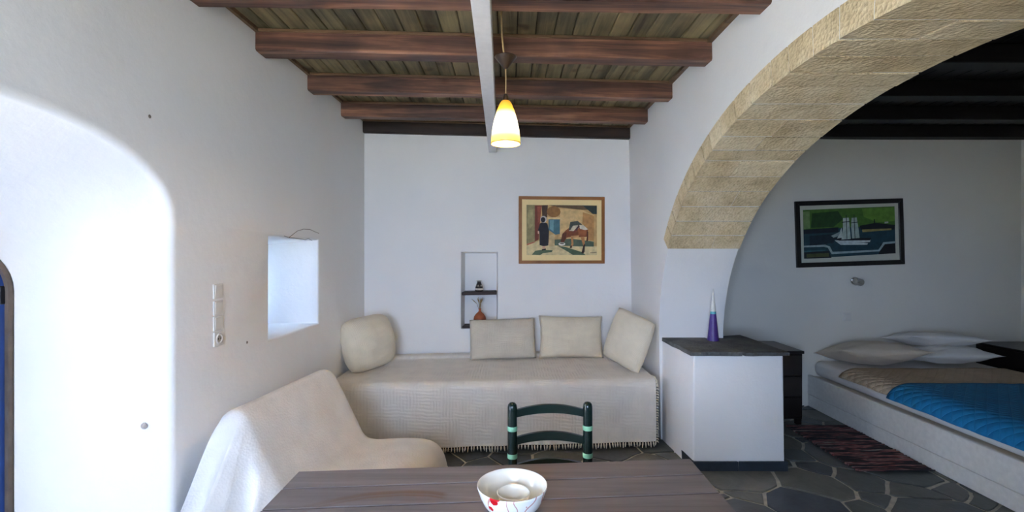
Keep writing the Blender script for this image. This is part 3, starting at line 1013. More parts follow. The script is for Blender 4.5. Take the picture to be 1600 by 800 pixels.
# ------------------------------------------------------------------ sleeper chair under a white throw
ua = -math.radians(8)
J = Vector((-0.847, 2.86, 0.0))
CW = 0.80
ch = thing('sleeper_chair', 'low upholstered chair covered by a white throw, beside the left wall', 'chair', (J.x, J.y, 0.012), ua)
M_GREYFAB = plain('grey upholstery', srgb(128, 122, 116), 0.9)
obj('seat_cushion', box(-0.02, 0.455, -CW + 0.03, -0.03, 0.20, 0.375, 0.03, 3), M_GREYFAB, ch, True)
bm = hexa([(-0.32, -CW + 0.03, 0.12), (-0.04, -CW + 0.03, 0.34), (-0.04, -0.03, 0.34), (-0.32, -0.03, 0.12),
           (-0.31, -CW + 0.03, 0.755), (-0.20, -CW + 0.03, 0.755), (-0.20, -0.03, 0.755), (-0.31, -0.03, 0.755)], 0.03, 3)
obj('back_cushion', bm, M_GREYFAB, ch, True)
obj('base_frame', box(-0.30, 0.44, -CW + 0.05, -0.05, 0.10, 0.195, 0.01, 2), M_BEAM_DARK, ch)
for (a, c) in ((-0.26, -CW + 0.09), (0.40, -CW + 0.09), (-0.26, -0.09), (0.40, -0.09)):
    obj('leg', box(a - 0.025, a + 0.025, c - 0.025, c + 0.025, 0.0, 0.11, 0.005, 1), M_BEAM_DARK, ch)
th = thing('throw', 'white waffle cotton throw draped over the low chair by the window', 'throw', (J.x, J.y, 0.0), ua)
TP = [(-0.355, 0.10), (-0.36, 0.30), (-0.36, 0.50), (-0.352, 0.66), (-0.34, 0.74), (-0.315, 0.785), (-0.275, 0.803), (-0.235, 0.797), (-0.20, 0.765), (-0.165, 0.70),
      (-0.115, 0.60), (-0.06, 0.50), (-0.025, 0.438), (0.01, 0.412), (0.06, 0.405), (0.16, 0.412), (0.28, 0.422), (0.37, 0.420), (0.425, 0.402), (0.462, 0.365), (0.482, 0.31), (0.492, 0.24), (0.498, 0.16), (0.502, 0.08)]
def catmull(P, f):
    f = max(0.0, min(len(P) - 1.0001, f * (len(P) - 1)))
    i = int(f); w = f - i
    p0, p1, p2, p3 = P[max(i - 1, 0)], P[i], P[i + 1], P[min(i + 2, len(P) - 1)]
    return tuple(0.5 * ((2 * p1[k]) + (-p0[k] + p2[k]) * w + (2 * p0[k] - 5 * p1[k] + 4 * p2[k] - p3[k]) * w * w + (-p0[k] + 3 * p1[k] - 3 * p2[k] + p3[k]) * w ** 3) for k in range(2))
def throw_fn(a, b):
    u, z = catmull(TP, a)
    v = -CW + CW * b
    nz_ = noise.noise(Vector((u * 4, v * 4, z * 4)))
    e = 0.045
    d0, d1 = b * CW, (1 - b) * CW
    dz = 0
    for dd in (d0, d1):
        if dd < e and 0.1 < a < 0.9:
            q = 1 - dd / e
            dz -= 0.02 * (1 - math.sqrt(max(0, 1 - q * q)))
    return (u + 0.004 * nz_, v, z + 0.005 * nz_ + dz)
NT, NV = 110, 60
vs = [throw_fn(i / NT, j / NV) for i in range(NT + 1) for j in range(NV + 1)]
fs = [(i * (NV + 1) + j, (i + 1) * (NV + 1) + j, (i + 1) * (NV + 1) + j + 1, i * (NV + 1) + j + 1) for i in range(NT) for j in range(NV)]
# side skirts: columns follow the profile between the back and the front edge
def skirt(near):
    i0, i1 = int(NT * 3.2 / 23), int(NT * 20.5 / 23)
    base = len(vs)
    rows = 26
    for i in range(i0, i1 + 1):
        j = 0 if near else NV
        p = Vector(vs[i * (NV + 1) + j])
        f = (i - i0) / (i1 - i0)
        uu = p.x
        hem = (0.30 + 0.07 * math.sin(uu * 15 + 1.0)) if near else 0.12
        hem = min(hem, p.z - 0.06)
        for k in range(rows + 1):
            h = k / rows
            dep = p.z - hem
            z = p.z - dep * h
            fall = dep * h
            out = 0.028 * (1 - math.exp(-fall / 0.03)) + 0.10 * fall
            amp = 0.17 * min(1.0, fall / 0.38)
            fold = amp * (1 - abs(math.sin(uu * 27 + 0.4 + 1.1 * math.sin(uu * 9))) ** 0.8)
            if not near:
                fold *= 0.3; out *= 0.5
            du = (uu + 0.15) * 0.22 * min(1.0, fall / 0.45) if near else 0.0
            if near and uu < -0.2: du -= 0.05 * min(1.0, fall / 0.4)
            vv = p.y - (out + fold) if near else p.y + out + fold
            vs.append((uu + du, vv, z))
    nc = i1 - i0 + 1
    for i in range(nc - 1):
        for k in range(rows):
            a = base + i * (rows + 1) + k
            fs.append((a, a + rows + 1, a + rows + 2, a + 1))
skirt(True); skirt(False)
bm = bmesh.new()
bv = [bm.verts.new(v) for v in vs]
for f in fs:
    bm.faces.new([bv[i] for i in f])
bmesh.ops.remove_doubles(bm, verts=bm.verts, dist=0.0008)
o = obj('throw_cloth', bm, M_THROW, th, True)

# ------------------------------------------------------------------ dining table
def table_mat():
    m, nt, b = new_mat('dull brown varnished table plank')
    tc = nt.nodes.new('ShaderNodeTexCoord')
    mp = nt.nodes.new('ShaderNodeMapping'); mp.inputs['Scale'].default_value = (2.0, 34, 34)
    geo = nt.nodes.new('ShaderNodeNewGeometry')
    nt.links.new(geo.outputs['Position'], mp.inputs['Vector'])
    n = N(nt, 'ShaderNodeTexNoise', Scale=1.0, Detail=7.0, Roughness=0.6, Distortion=0.5)
    nt.links.new(mp.outputs[0], n.inputs['Vector'])
    n2 = N(nt, 'ShaderNodeTexNoise', Scale=60.0, Detail=3.0)
    nt.links.new(geo.outputs['Position'], n2.inputs['Vector'])
    r_ = ramp(nt, n.outputs['Fac'], [(0.25, srgb(94, 86, 86)), (0.5, srgb(110, 102, 102)), (0.75, srgb(126, 118, 118))])
    # the worn, wiped arc across the second plank
    ds = N(nt, 'ShaderNodeVectorMath', operation='DISTANCE'); ds.inputs[1].default_value = (-0.33, 1.05, 0.75)
    nt.links.new(geo.outputs['Position'], ds.inputs[0])
    nw = N(nt, 'ShaderNodeTexNoise', Scale=5.0, Detail=4.0)
    nt.links.new(geo.outputs['Position'], nw.inputs['Vector'])
    wob = N(nt, 'ShaderNodeMath', operation='MULTIPLY_ADD'); wob.inputs[1].default_value = 0.03
    nt.links.new(nw.outputs['Fac'], wob.inputs[0]); nt.links.new(ds.outputs['Value'], wob.inputs[2])
    band = ramp(nt, wob.outputs[0], [(0.440, (0, 0, 0, 1)), (0.448, (1, 1, 1, 1)), (0.456, (0.25, 0.25, 0.25, 1)), (0.462, (1, 1, 1, 1)), (0.474, (0.9, 0.9, 0.9, 1)), (0.484, (0, 0, 0, 1))])
    sp = nt.nodes.new('ShaderNodeSeparateXYZ'); nt.links.new(geo.outputs['Position'], sp.inputs[0])
    mr = N(nt, 'ShaderNodeMapRange'); mr.inputs['From Min'].default_value = -0.66; mr.inputs['From Max'].default_value = -0.42
    nt.links.new(sp.outputs['X'], mr.inputs['Value'])
    mr2 = N(nt, 'ShaderNodeMapRange'); mr2.inputs['From Min'].default_value = -0.19; mr2.inputs['From Max'].default_value = -0.21
    nt.links.new(sp.outputs['X'], mr2.inputs['Value'])
    gt = N(nt, 'ShaderNodeMath', operation='GREATER_THAN'); gt.inputs[1].default_value = 1.2
    nt.links.new(sp.outputs['Y'], gt.inputs[0])
    m1 = N(nt, 'ShaderNodeMath', operation='MULTIPLY'); nt.links.new(mr.outputs[0], m1.inputs[0]); nt.links.new(mr2.outputs[0], m1.inputs[1])
    m2 = N(nt, 'ShaderNodeMath', operation='MULTIPLY'); nt.links.new(m1.outputs[0], m2.inputs[0]); nt.links.new(gt.outputs[0], m2.inputs[1])
    m3 = N(nt, 'ShaderNodeMath', operation='MULTIPLY'); nt.links.new(m2.outputs[0], m3.inputs[0]); nt.links.new(band.outputs['Color'], m3.inputs[1])
    mx = N(nt, 'ShaderNodeMix', data_type='RGBA')
    nt.links.new(m3.outputs[0], mx.inputs[0]); nt.links.new(r_.outputs['Color'], mx.inputs[6]); mx.inputs[7].default_value = srgb(100, 75, 60)
    nt.links.new(mx.outputs[2], b.inputs['Base Color'])
    b.inputs['Roughness'].default_value = 0.42
    bump(nt, b, n2.outputs['Fac'], 0.15, 0.002)
    return m
M_TABLE = table_mat()
M_GROOVE = plain('dark groove shade', srgb(30, 25, 23), 0.9)  # near-black strips stand in for the shade inside the plank gaps
tb = thing('dining_table', 'brown plank dining table with a wiped arc mark on its top', 'table', (-0.035, 1.2, 0.012))
TO = Vector((-0.035, 1.2, 0.012))
tx0, tx1 = -0.725, 0.655
ts = 0.10 / 1.37
def ty(x, k): return 1.70 + ts * (x + 0.035) - 0.125 * k
for k in range(7):
    g_ = 0.003
    c = [(tx0, ty(tx0, k + 1) + g_, 0.722), (tx1, ty(tx1, k + 1) + g_, 0.722), (tx1, ty(tx1, k) - g_, 0.722), (tx0, ty(tx0, k) - g_, 0.722)]
    c += [(p[0], p[1], 0.75) for p in c]
    bm = hexa([tuple(Vector(p) - TO) for p in c], 0.0015, 1)
    pk = obj('plank', bm, M_TABLE, tb)
    if k < 6:
        yy = lambda x, d: ty(x, k + 1) + d
        c = [(tx0 + 0.002, yy(tx0, -0.004), 0.7215), (tx1 - 0.002, yy(tx1, -0.004), 0.7215), (tx1 - 0.002, yy(tx1, 0.004), 0.7215), (tx0 + 0.002, yy(tx0, 0.004), 0.7215)]
        c += [(p[0], p[1], 0.7472) for p in c]
        obj('groove_shade', hexa([tuple(Vector(p) - TO) for p in c]), M_GROOVE, pk)
for (x0_, x1_, k0, k1) in ((tx0 + 0.08, tx1 - 0.08, 0.5, 0.75), (tx0 + 0.08, tx1 - 0.08, 6.25, 6.5), (tx0 + 0.08, tx0 + 0.11, 0.75, 6.25), (tx1 - 0.11, tx1 - 0.08, 0.75, 6.25)):
    c = [(x0_, ty(x0_, k1), 0.63), (x1_, ty(x1_, k1), 0.63), (x1_, ty(x1_, k0), 0.63), (x0_, ty(x0_, k0), 0.63)]
    c += [(p[0], p[1], 0.721) for p in c]
    obj('apron', hexa([tuple(Vector(p) - TO) for p in c], 0.002, 1), M_TABLE, tb)
for (x_, k) in ((tx0 + 0.08, 0.9), (tx1 - 0.08, 0.9), (tx0 + 0.08, 6.1), (tx1 - 0.08, 6.1)):
    y_ = ty(x_, k)
    bm = box(x_ - 0.032 - TO.x, x_ + 0.032 - TO.x, y_ - 0.032 - TO.y, y_ + 0.032 - TO.y, 0.0, 0.708, 0.005, 1)
    obj('leg', bm, M_TABLE, tb)

# ------------------------------------------------------------------ green ladder-back chair
M_GREEN = plain('dark green gloss paint', srgb(14, 34, 30), 0.22, var=0.1)
M_MINT = plain('mint green paint', srgb(140, 196, 158), 0.4, var=0.04)
M_RUSH = wood_mat('woven rush', [(0.3, srgb(140, 112, 66)), (0.7, srgb(196, 168, 112))], grain=(4, 90, 4), rand=False)
cz = thing('ladderback_chair', 'dark green ladder back chair with mint rings behind the table', 'chair', (0.1875, 2.25, 0.012), R(1.5))
hw = 0.177
for s in (-1, 1):
    pr = [(0.0, -0.0), (0.017, 0.0), (0.0195, 0.02), (0.022, 0.4), (0.0225, 0.75), (0.0225, 0.765), (0.020, 0.778), (0.013, 0.786), (0.0, 0.789)]
    p = obj('back_post', lathe(pr, 20, (s * hw, 0)), M_GREEN, cz, 'angle')
    for zc in (0.668, 0.540):
        obj('painted_ring', lathe([(0.0225, zc - 0.011), (0.0236, zc - 0.009), (0.0236, zc + 0.009), (0.0225, zc + 0.011)], 20, (s * hw, 0)), M_MINT, p, 'angle')
    pr = [(0.0, 0.0), (0.016, 0.0), (0.021, 0.1), (0.022, 0.40), (0.021, 0.428), (0.0, 0.432)]
    p = obj('front_leg', lathe(pr, 16, (s * (hw + 0.02), -0.36)), M_GREEN, cz, 'angle')
    obj('painted_ring', lathe([(0.022, 0.34), (0.0232, 0.342), (0.0232, 0.36), (0.022, 0.362)], 16, (s * (hw + 0.02), -0.36)), M_MINT, p, 'angle')
    for zz in (0.14, 0.24):
        obj('side_stretcher', tube([(s * hw, 0, zz), (s * (hw + 0.02), -0.36, zz)], 0.011, 10), M_GREEN, cz, True)
for zz in (0.735, 0.607, 0.480):
    bm = bmesh.new()
    n = 20
    rings = []
    for k in range(n + 1):
        q = k / n * 2 - 1
        x_ = q * (hw - 0.012)
        arch = 0.018 * (1 - q * q)
        bow = 0.018 * (1 - q * q)
        hh = 0.017 + 0.003 * (1 - q * q)
        zc = zz + arch
        rings.append([bm.verts.new((x_, bow - 0.008, zc - hh)), bm.verts.new((x_, bow + 0.008, zc - hh)), bm.verts.new((x_, bow + 0.008, zc + hh)), bm.verts.new((x_, bow - 0.008, zc + hh))])
    bm.faces.new(rings[0][::-1]); bm.faces.new(rings[-1])
    for A, B in zip(rings, rings[1:]):
        for q in range(4): bm.faces.new((A[q], A[(q + 1) % 4], B[(q + 1) % 4], B[q]))
    obj('back_slat', bm, M_GREEN, cz, 'angle')
obj('front_stretcher', tube([(-hw - 0.02, -0.36, 0.19), (hw + 0.02, -0.36, 0.19)], 0.011, 10), M_GREEN, cz, True)
obj('rear_stretcher', tube([(-hw, 0, 0.19), (hw, 0, 0.19)], 0.011, 10), M_GREEN, cz, True)
st_ = obj('seat', hexa([(-hw - 0.03, -0.375, 0.405), (hw + 0.03, -0.375, 0.405), (hw, -0.015, 0.405), (-hw, -0.015, 0.405),
                  (-hw - 0.03, -0.375, 0.438), (hw + 0.03, -0.375, 0.438), (hw, -0.015, 0.438), (-hw, -0.015, 0.438)], 0.012, 3), M_RUSH, cz, True)

# ------------------------------------------------------------------ bowl and small cup
def bowl_mat():
    m, nt, b = new_mat('white glazed china with red flowers')
    v = coords(nt, (1, 1, 1))
    vo = N(nt, 'ShaderNodeTexVoronoi', Scale=22.0)
    nt.links.new(v, vo.inputs['Vector'])
    nn = N(nt, 'ShaderNodeTexNoise', Scale=60.0); nt.links.new(v, nn.inputs['Vector'])
    ad = N(nt, 'ShaderNodeMath', operation='MULTIPLY_ADD'); ad.inputs[1].default_value = 0.25
    nt.links.new(nn.outputs['Fac'], ad.inputs[0]); nt.links.new(vo.outputs['Distance'], ad.inputs[2])
    fl_ = ramp(nt, ad.outputs[0], [(0.40, (1, 1, 1, 1)), (0.43, (0, 0, 0, 1))])
    wv = N(nt, 'ShaderNodeTexWave', Scale=7.0, Distortion=14.0, Detail=1.0); wv.inputs['Detail Scale'].default_value = 1.4
    nt.links.new(v, wv.inputs['Vector'])
    tw = ramp(nt, wv.outputs['Fac'], [(0.955, (0, 0, 0, 1)), (0.975, (1, 1, 1, 1))])
    mA = N(nt, 'ShaderNodeMix', data_type='RGBA'); mA.inputs[6].default_value = srgb(240, 238, 232); mA.inputs[7].default_value = srgb(206, 150, 140)
    nt.links.new(tw.outputs['Color'], mA.inputs[0])
    mB = N(nt, 'ShaderNodeMix', data_type='RGBA'); mB.inputs[7].default_value = srgb(196, 24, 34)
    nt.links.new(fl_.outputs['Color'], mB.inputs[0]); nt.links.new(mA.outputs[2], mB.inputs[6])
    nt.links.new(mB.outputs[2], b.inputs['Base Color'])
    b.inputs['Roughness'].default_value = 0.15
    return m
M_CHINA = plain('cream glazed china', srgb(238, 232, 218), 0.15, var=0.01)
bw_ = thing('bowl', 'white china bowl with red flowers on the table', 'bowl', (0.006, 1.385, 0.7505))
out_prof = [(0.0, 0.0), (0.044, 0.0), (0.046, 0.005), (0.066, 0.014), (0.082, 0.032), (0.093, 0.055), (0.100, 0.076), (0.1015, 0.080), (0.1005, 0.083)]
in_prof = [(0.1005, 0.083), (0.098, 0.082), (0.095, 0.074), (0.088, 0.053), (0.076, 0.032), (0.058, 0.017), (0.038, 0.011), (0.0, 0.010)]
obj('bowl_body', lathe(out_prof, 64), bowl_mat(), bw_, True)
obj('bowl_inside', lathe(in_prof, 64), M_CHINA, bw_, True)
cp = tag(obj('small_cup', lathe([(0.0, 0.0), (0.028, 0.0), (0.032, 0.004), (0.040, 0.026), (0.0465, 0.052), (0.0475, 0.055), (0.046, 0.057), (0.0435, 0.054), (0.040, 0.044), (0.036, 0.022), (0.026, 0.010), (0.0, 0.008)], 48), M_CHINA, None, True),
         'small plain cream cup inside the flowered bowl', 'cup')
cp.location = (0.010, 1.372, 0.7612)

# ------------------------------------------------------------------ plinth below the arch, slate top, cone
pl = thing('masonry_plinth', 'white plastered block with slate top under the foot of the stone arch', 'plinth', (1.55, 3.6, 0.0))
PO = Vector((1.55, 3.6, 0.0))
def pc(pts): return [tuple(Vector(p) - PO) for p in pts]
obj('body', hexa(pc([(1.255, 3.29, -0.01), (1.885, 3.29, -0.01), (1.88, 4.0, -0.01), (1.20, 4.0, -0.01),
                     (1.262, 3.30, 0.795), (1.88, 3.30, 0.795), (1.87, 4.0, 0.795), (1.20, 4.0, 0.795)]), 0.012, 3), M_PLASTER, pl, True)
M_SLATETOP = stone_mat('dark slate slab', srgb(62, 64, 64), srgb(88, 90, 88), srgb(118, 118, 114))
rng = random.Random(21)
def slate_slab(poly, z0, z1):
    pts = []
    for i in range(len(poly)):
        p, q = poly[i], poly[(i + 1) % len(poly)]
        L_ = math.hypot(q[0] - p[0], q[1] - p[1]); n = max(1, int(L_ / 0.06))
        for k in range(n):
            t = k / n
            j = 0.006 if k else 0.003
            pts.append((p[0] + (q[0] - p[0]) * t + rng.uniform(-j, j), p[1] + (q[1] - p[1]) * t + rng.uniform(-j, j)))
    bm = bmesh.new()
    b0 = [bm.verts.new((p[0] - PO.x, p[1] - PO.y, z0)) for p in pts]
    t0_ = [bm.verts.new((p[0] - PO.x, p[1] - PO.y, z1)) for p in pts]
    bm.faces.new(b0[::-1]); bm.faces.new(t0_)
    for i in range(len(pts)):
        j = (i + 1) % len(pts)
        bm.faces.new((b0[i], b0[j], t0_[j], t0_[i]))
    es = [e for e in bm.edges if all(abs(v.co.z - z1) < 1e-5 for v in e.verts)]
    bmesh.ops.bevel(bm, geom=es, offset=0.004, segments=1, affect='EDGES')
    return obj('slate_slab', bm, M_SLATETOP, pl)
slate_slab([(1.235, 3.275), (1.585, 3.27), (1.555, 3.87), (1.205, 3.87)], 0.796, 0.824)
slate_slab([(1.60, 3.268), (1.91, 3.275), (1.905, 3.98), (1.57, 3.87)], 0.796, 0.820)
M_SKIRT = plain('dark slate skirting', srgb(44, 52, 60), 0.4, var=0.12, scale=14, bstr=0.3)
def skirt_tile(c0, c1, h=0.075, th_=0.014, nx=0, ny=-1):
    p = [(c0[0], c0[1]), (c1[0], c1[1]), (c1[0] + nx * -th_, c1[1] + ny * -th_), (c0[0] + nx * -th_, c0[1] + ny * -th_)]
    obj('skirting_tile', hexa(pc([(a, b, 0.008) for a, b in p]) + pc([(a, b, h) for a, b in p]), 0.002, 1), M_SKIRT, pl)
skirt_tile((1.25, 3.272), (1.556, 3.272)); skirt_tile((1.562, 3.272), (1.896, 3.272))
skirt_tile((1.238, 3.60), (1.246, 3.29), nx=-1, ny=0); 
skirt_tile((1.898, 3.29), (1.898, 3.62), nx=1, ny=0); skirt_tile((1.898, 3.626), (1.898, 3.98), nx=1, ny=0)

cn = thing('cone_ornament', 'tall slim purple cone with cyan band and white tip on the slate top', 'ornament', (1.565, 3.70, 0.8245))
M_PURPLE = plain('purple wax', srgb(74, 50, 128), 0.4, var=0.06)
M_CYAN = plain('cyan band', srgb(78, 170, 178), 0.4)
M_TIP = plain('white tip', srgb(226, 224, 214), 0.4)
rad = lambda z: 0.043 - (0.043 - 0.002) * z / 0.40
obj('purple_body', lathe([(0, 0), (rad(0), 0.0), (rad(0.005), 0.005), (rad(0.205), 0.205), (0, 0.205)], 32), M_PURPLE, cn, 'angle')
obj('cyan_band', lathe([(0, 0.205), (rad(0.205) + 0.0004, 0.205), (rad(0.224) + 0.0004, 0.224), (0, 0.224)], 32), M_CYAN, cn, 'angle')
obj('white_tip', lathe([(0, 0.224), (rad(0.224), 0.224), (rad(0.395), 0.395), (0, 0.40)], 32), M_TIP, cn, 'angle')

# ------------------------------------------------------------------ niche shelf, vases
nsx, nsy = -0.29, yb(-0.29)
sh = tag(obj('niche_shelf', hexa([(-0.455, nsy - 0.015, 1.098), (-0.128, nsy + 0.005, 1.102), (-0.133, nsy + 0.185, 1.102), (-0.445, nsy + 0.175, 1.098),
                                  (-0.458, nsy - 0.018, 1.128), (-0.126, nsy + 0.002, 1.134), (-0.133, nsy + 0.185, 1.134), (-0.445, nsy + 0.175, 1.128)], 0.006, 2), M_BEAM_DARK), 'rough dark wooden shelf in the wall niche', 'shelf')
sl = tag(obj('niche_sill', hexa([(-0.452, nsy - 0.02, 0.786), (-0.132, nsy + 0.0, 0.786), (-0.137, nsy + 0.17, 0.792), (-0.442, nsy + 0.15, 0.792),
                                  (-0.452, nsy - 0.02, 0.808), (-0.132, nsy + 0.0, 0.808), (-0.137, nsy + 0.17, 0.808), (-0.442, nsy + 0.15, 0.808)], 0.004, 1), M_BEAM_DARK), 'dark sill board at the foot of the wall niche', 'sill')
M_VBLACK = plain('black glazed clay', srgb(34, 28, 26), 0.3, var=0.1)
M_VWHITE = plain('cream slip', srgb(214, 206, 190), 0.4)
v1 = thing('vase', 'small black vase with cream pattern on the niche shelf', 'vase', (-0.298, nsy + 0.07, 1.132))
pr = [(0, 0.0), (0.038, 0.0), (0.040, 0.01), (0.034, 0.045), (0.022, 0.075), (0.017, 0.086), (0.020, 0.094), (0.027, 0.098), (0.025, 0.100), (0.014, 0.092), (0, 0.09)]
obj('vase_body', lathe(pr, 28), M_VBLACK, v1, True)
obj('white_band', lathe([(0.0395, 0.012), (0.0405, 0.013), (0.0385, 0.028), (0.0375, 0.0285)], 28), M_VWHITE, v1, True)
obj('rim', lathe([(0.0205, 0.0935), (0.0278, 0.097), (0.0278, 0.100), (0.020, 0.0995)], 28), M_VWHITE, v1, True)
for k in range(6):
    a = k * math.pi / 3 + 0.3
    bm = bmesh.new()
    for q in range(3):
        aa = a + (q - 1) * 0.17
        zc = 0.050 + (0.008 if q == 1 else 0)
        rr = 0.0325 - (zc - 0.045) * 0.4
        bmesh.ops.create_icosphere(bm, subdivisions=1, radius=0.005, matrix=Matrix.Translation((rr * math.cos(aa), rr * math.sin(aa), zc)))
    obj('painted_flower', bm, M_VWHITE, v1, True)
v2 = thing('vase', 'round terracotta bottle vase with dried grass in the niche', 'vase', (-0.290, nsy + 0.055, 0.809))
M_TERRA = plain('terracotta', srgb(168, 88, 52), 0.6, var=0.1, scale=24)
pr = [(0, 0), (0.034, 0), (0.040, 0.006), (0.056, 0.035), (0.060, 0.058), (0.054, 0.082), (0.036, 0.108), (0.017, 0.124), (0.011, 0.136), (0.011, 0.150), (0.014, 0.156), (0.012, 0.158), (0.008, 0.150), (0, 0.148)]
obj('vase_body', lathe(pr, 32), M_TERRA, v2, True)
gr = thing('dried_grass', 'bunch of dried grass standing in the terracotta vase', 'dried grass', (-0.290, nsy + 0.055, 0.955))
M_STRAW = plain('dry straw', srgb(150, 126, 86), 0.8, var=0.15)
rng = random.Random(4)
for k in range(13):
    a = rng.uniform(0, 2 * math.pi); sp_ = rng.uniform(0.01, 0.045)
    if k == 0: a, sp_ = math.pi, 0.08
    dx, dy = math.cos(a) * sp_, math.sin(a) * sp_ * 0.5
    L_ = rng.uniform(0.09, 0.125)
    p1 = (dx * 0.35, dy * 0.35, L_ * 0.55); p2 = (dx, dy, L_)
    obj('stem', tube([(0, 0, -0.02), p1, (dx * 0.7, dy * 0.7, L_ * 0.8), p2], [0.0018, 0.002, 0.0045, 0.001], 6), M_STRAW, gr, True)

# ------------------------------------------------------------------ pictures
def poly_picture(name, label, cx, cz_, y_of, w, h, frame_w, mat_frame, mat_w, mat_mount, shapes, tilt=0.0, depth=0.022, gloss=0.3):
    y0 = y_of(cx)
    sl_ = math.atan((y_of(cx + 0.1) - y_of(cx - 0.1)) / 0.2)
    t = thing(name, label, 'picture', (cx, y0 - 0.002, cz_), sl_)
    t.rotation_euler = (0, tilt, sl_)
    bm = bmesh.new()
    W, H = w / 2, h / 2
    def prism(pts):
        f = [bm.verts.new((p[0], -depth, p[1])) for p in pts]
        b = [bm.verts.new((p[0], 0.0, p[1])) for p in pts]
        bm.faces.new(f); bm.faces.new(b[::-1])
        for i in range(len(pts)):
            j = (i + 1) % len(pts)
            bm.faces.new((f[i], f[j], b[j], b[i]))
    fw_ = frame_w
    for nm, pts in (('bottom', [(-W, -H), (W, -H), (W - fw_, -H + fw_), (-W + fw_, -H + fw_)]), ('right', [(W, -H), (W, H), (W - fw_, H - fw_), (W - fw_, -H + fw_)]),
                    ('top', [(W, H), (-W, H), (-W + fw_, H - fw_), (W - fw_, H - fw_)]), ('left', [(-W, H), (-W, -H), (-W + fw_, -H + fw_), (-W + fw_, H - fw_)])):
        bm = bmesh.new()
        prism(pts)
        bmesh.ops.bevel(bm, geom=[e for e in bm.edges], offset=0.002, segments=1, affect='EDGES')
        obj('frame_bar', bm, mat_frame, t)
    obj('mount', box(-W + fw_ - 0.003, W - fw_ + 0.003, -0.010, -0.002, -H + fw_ - 0.003, H - fw_ + 0.003), mat_mount, t)
    pw, ph = w - 2 * fw_ - 2 * mat_w[0], h - 2 * fw_ - 2 * mat_w[1]
    # the print: flat coloured areas, each a hair's breadth over the last
    bm = bmesh.new()
    mats, order = [], {}
    for k, (col, pts) in enumerate(shapes):
        if col not in order:
            order[col] = len(mats)
            mats.append(plain('print ink %d %d %d' % col, srgb(*col), 0.7, var=0.10, scale=26))
        tri = tessellate_polygon([[Vector((p[0], p[1], 0)) for p in pts]])
        v = [bm.verts.new(((p[0] - 0.5) * pw, -0.0102 - 0.00008 * k, (0.5 - p[1]) * ph)) for p in pts]
        for a in tri:
            try:
                f = bm.faces.new([v[i] for i in a])
                f.material_index = order[col]
            except ValueError: pass
    for f in bm.faces:
        if f.normal.y > 0: f.normal_flip()
    me = bpy.data.meshes.new('print')
    bm.normal_update()
    bm.to_mesh(me); bm.free()
    obj('print', me, mats, t)
    return t
def Z(pts, x0=160, x1=893, y0=143, y1=660):
    return [((x - x0) / (x1 - x0), (y - y0) / (y1 - y0)) for x, y in pts]
def ell(cx, cy, rx, ry, n=14, rot=0):
    return [(cx + rx * math.cos(2 * math.pi * k / n) * math.cos(rot) - ry * math.sin(2 * math.pi * k / n) * math.sin(rot),
             cy + rx * math.cos(2 * math.pi * k / n) * math.sin(rot) + ry * math.sin(2 * math.pi * k / n) * math.cos(rot)) for k in range(n)]
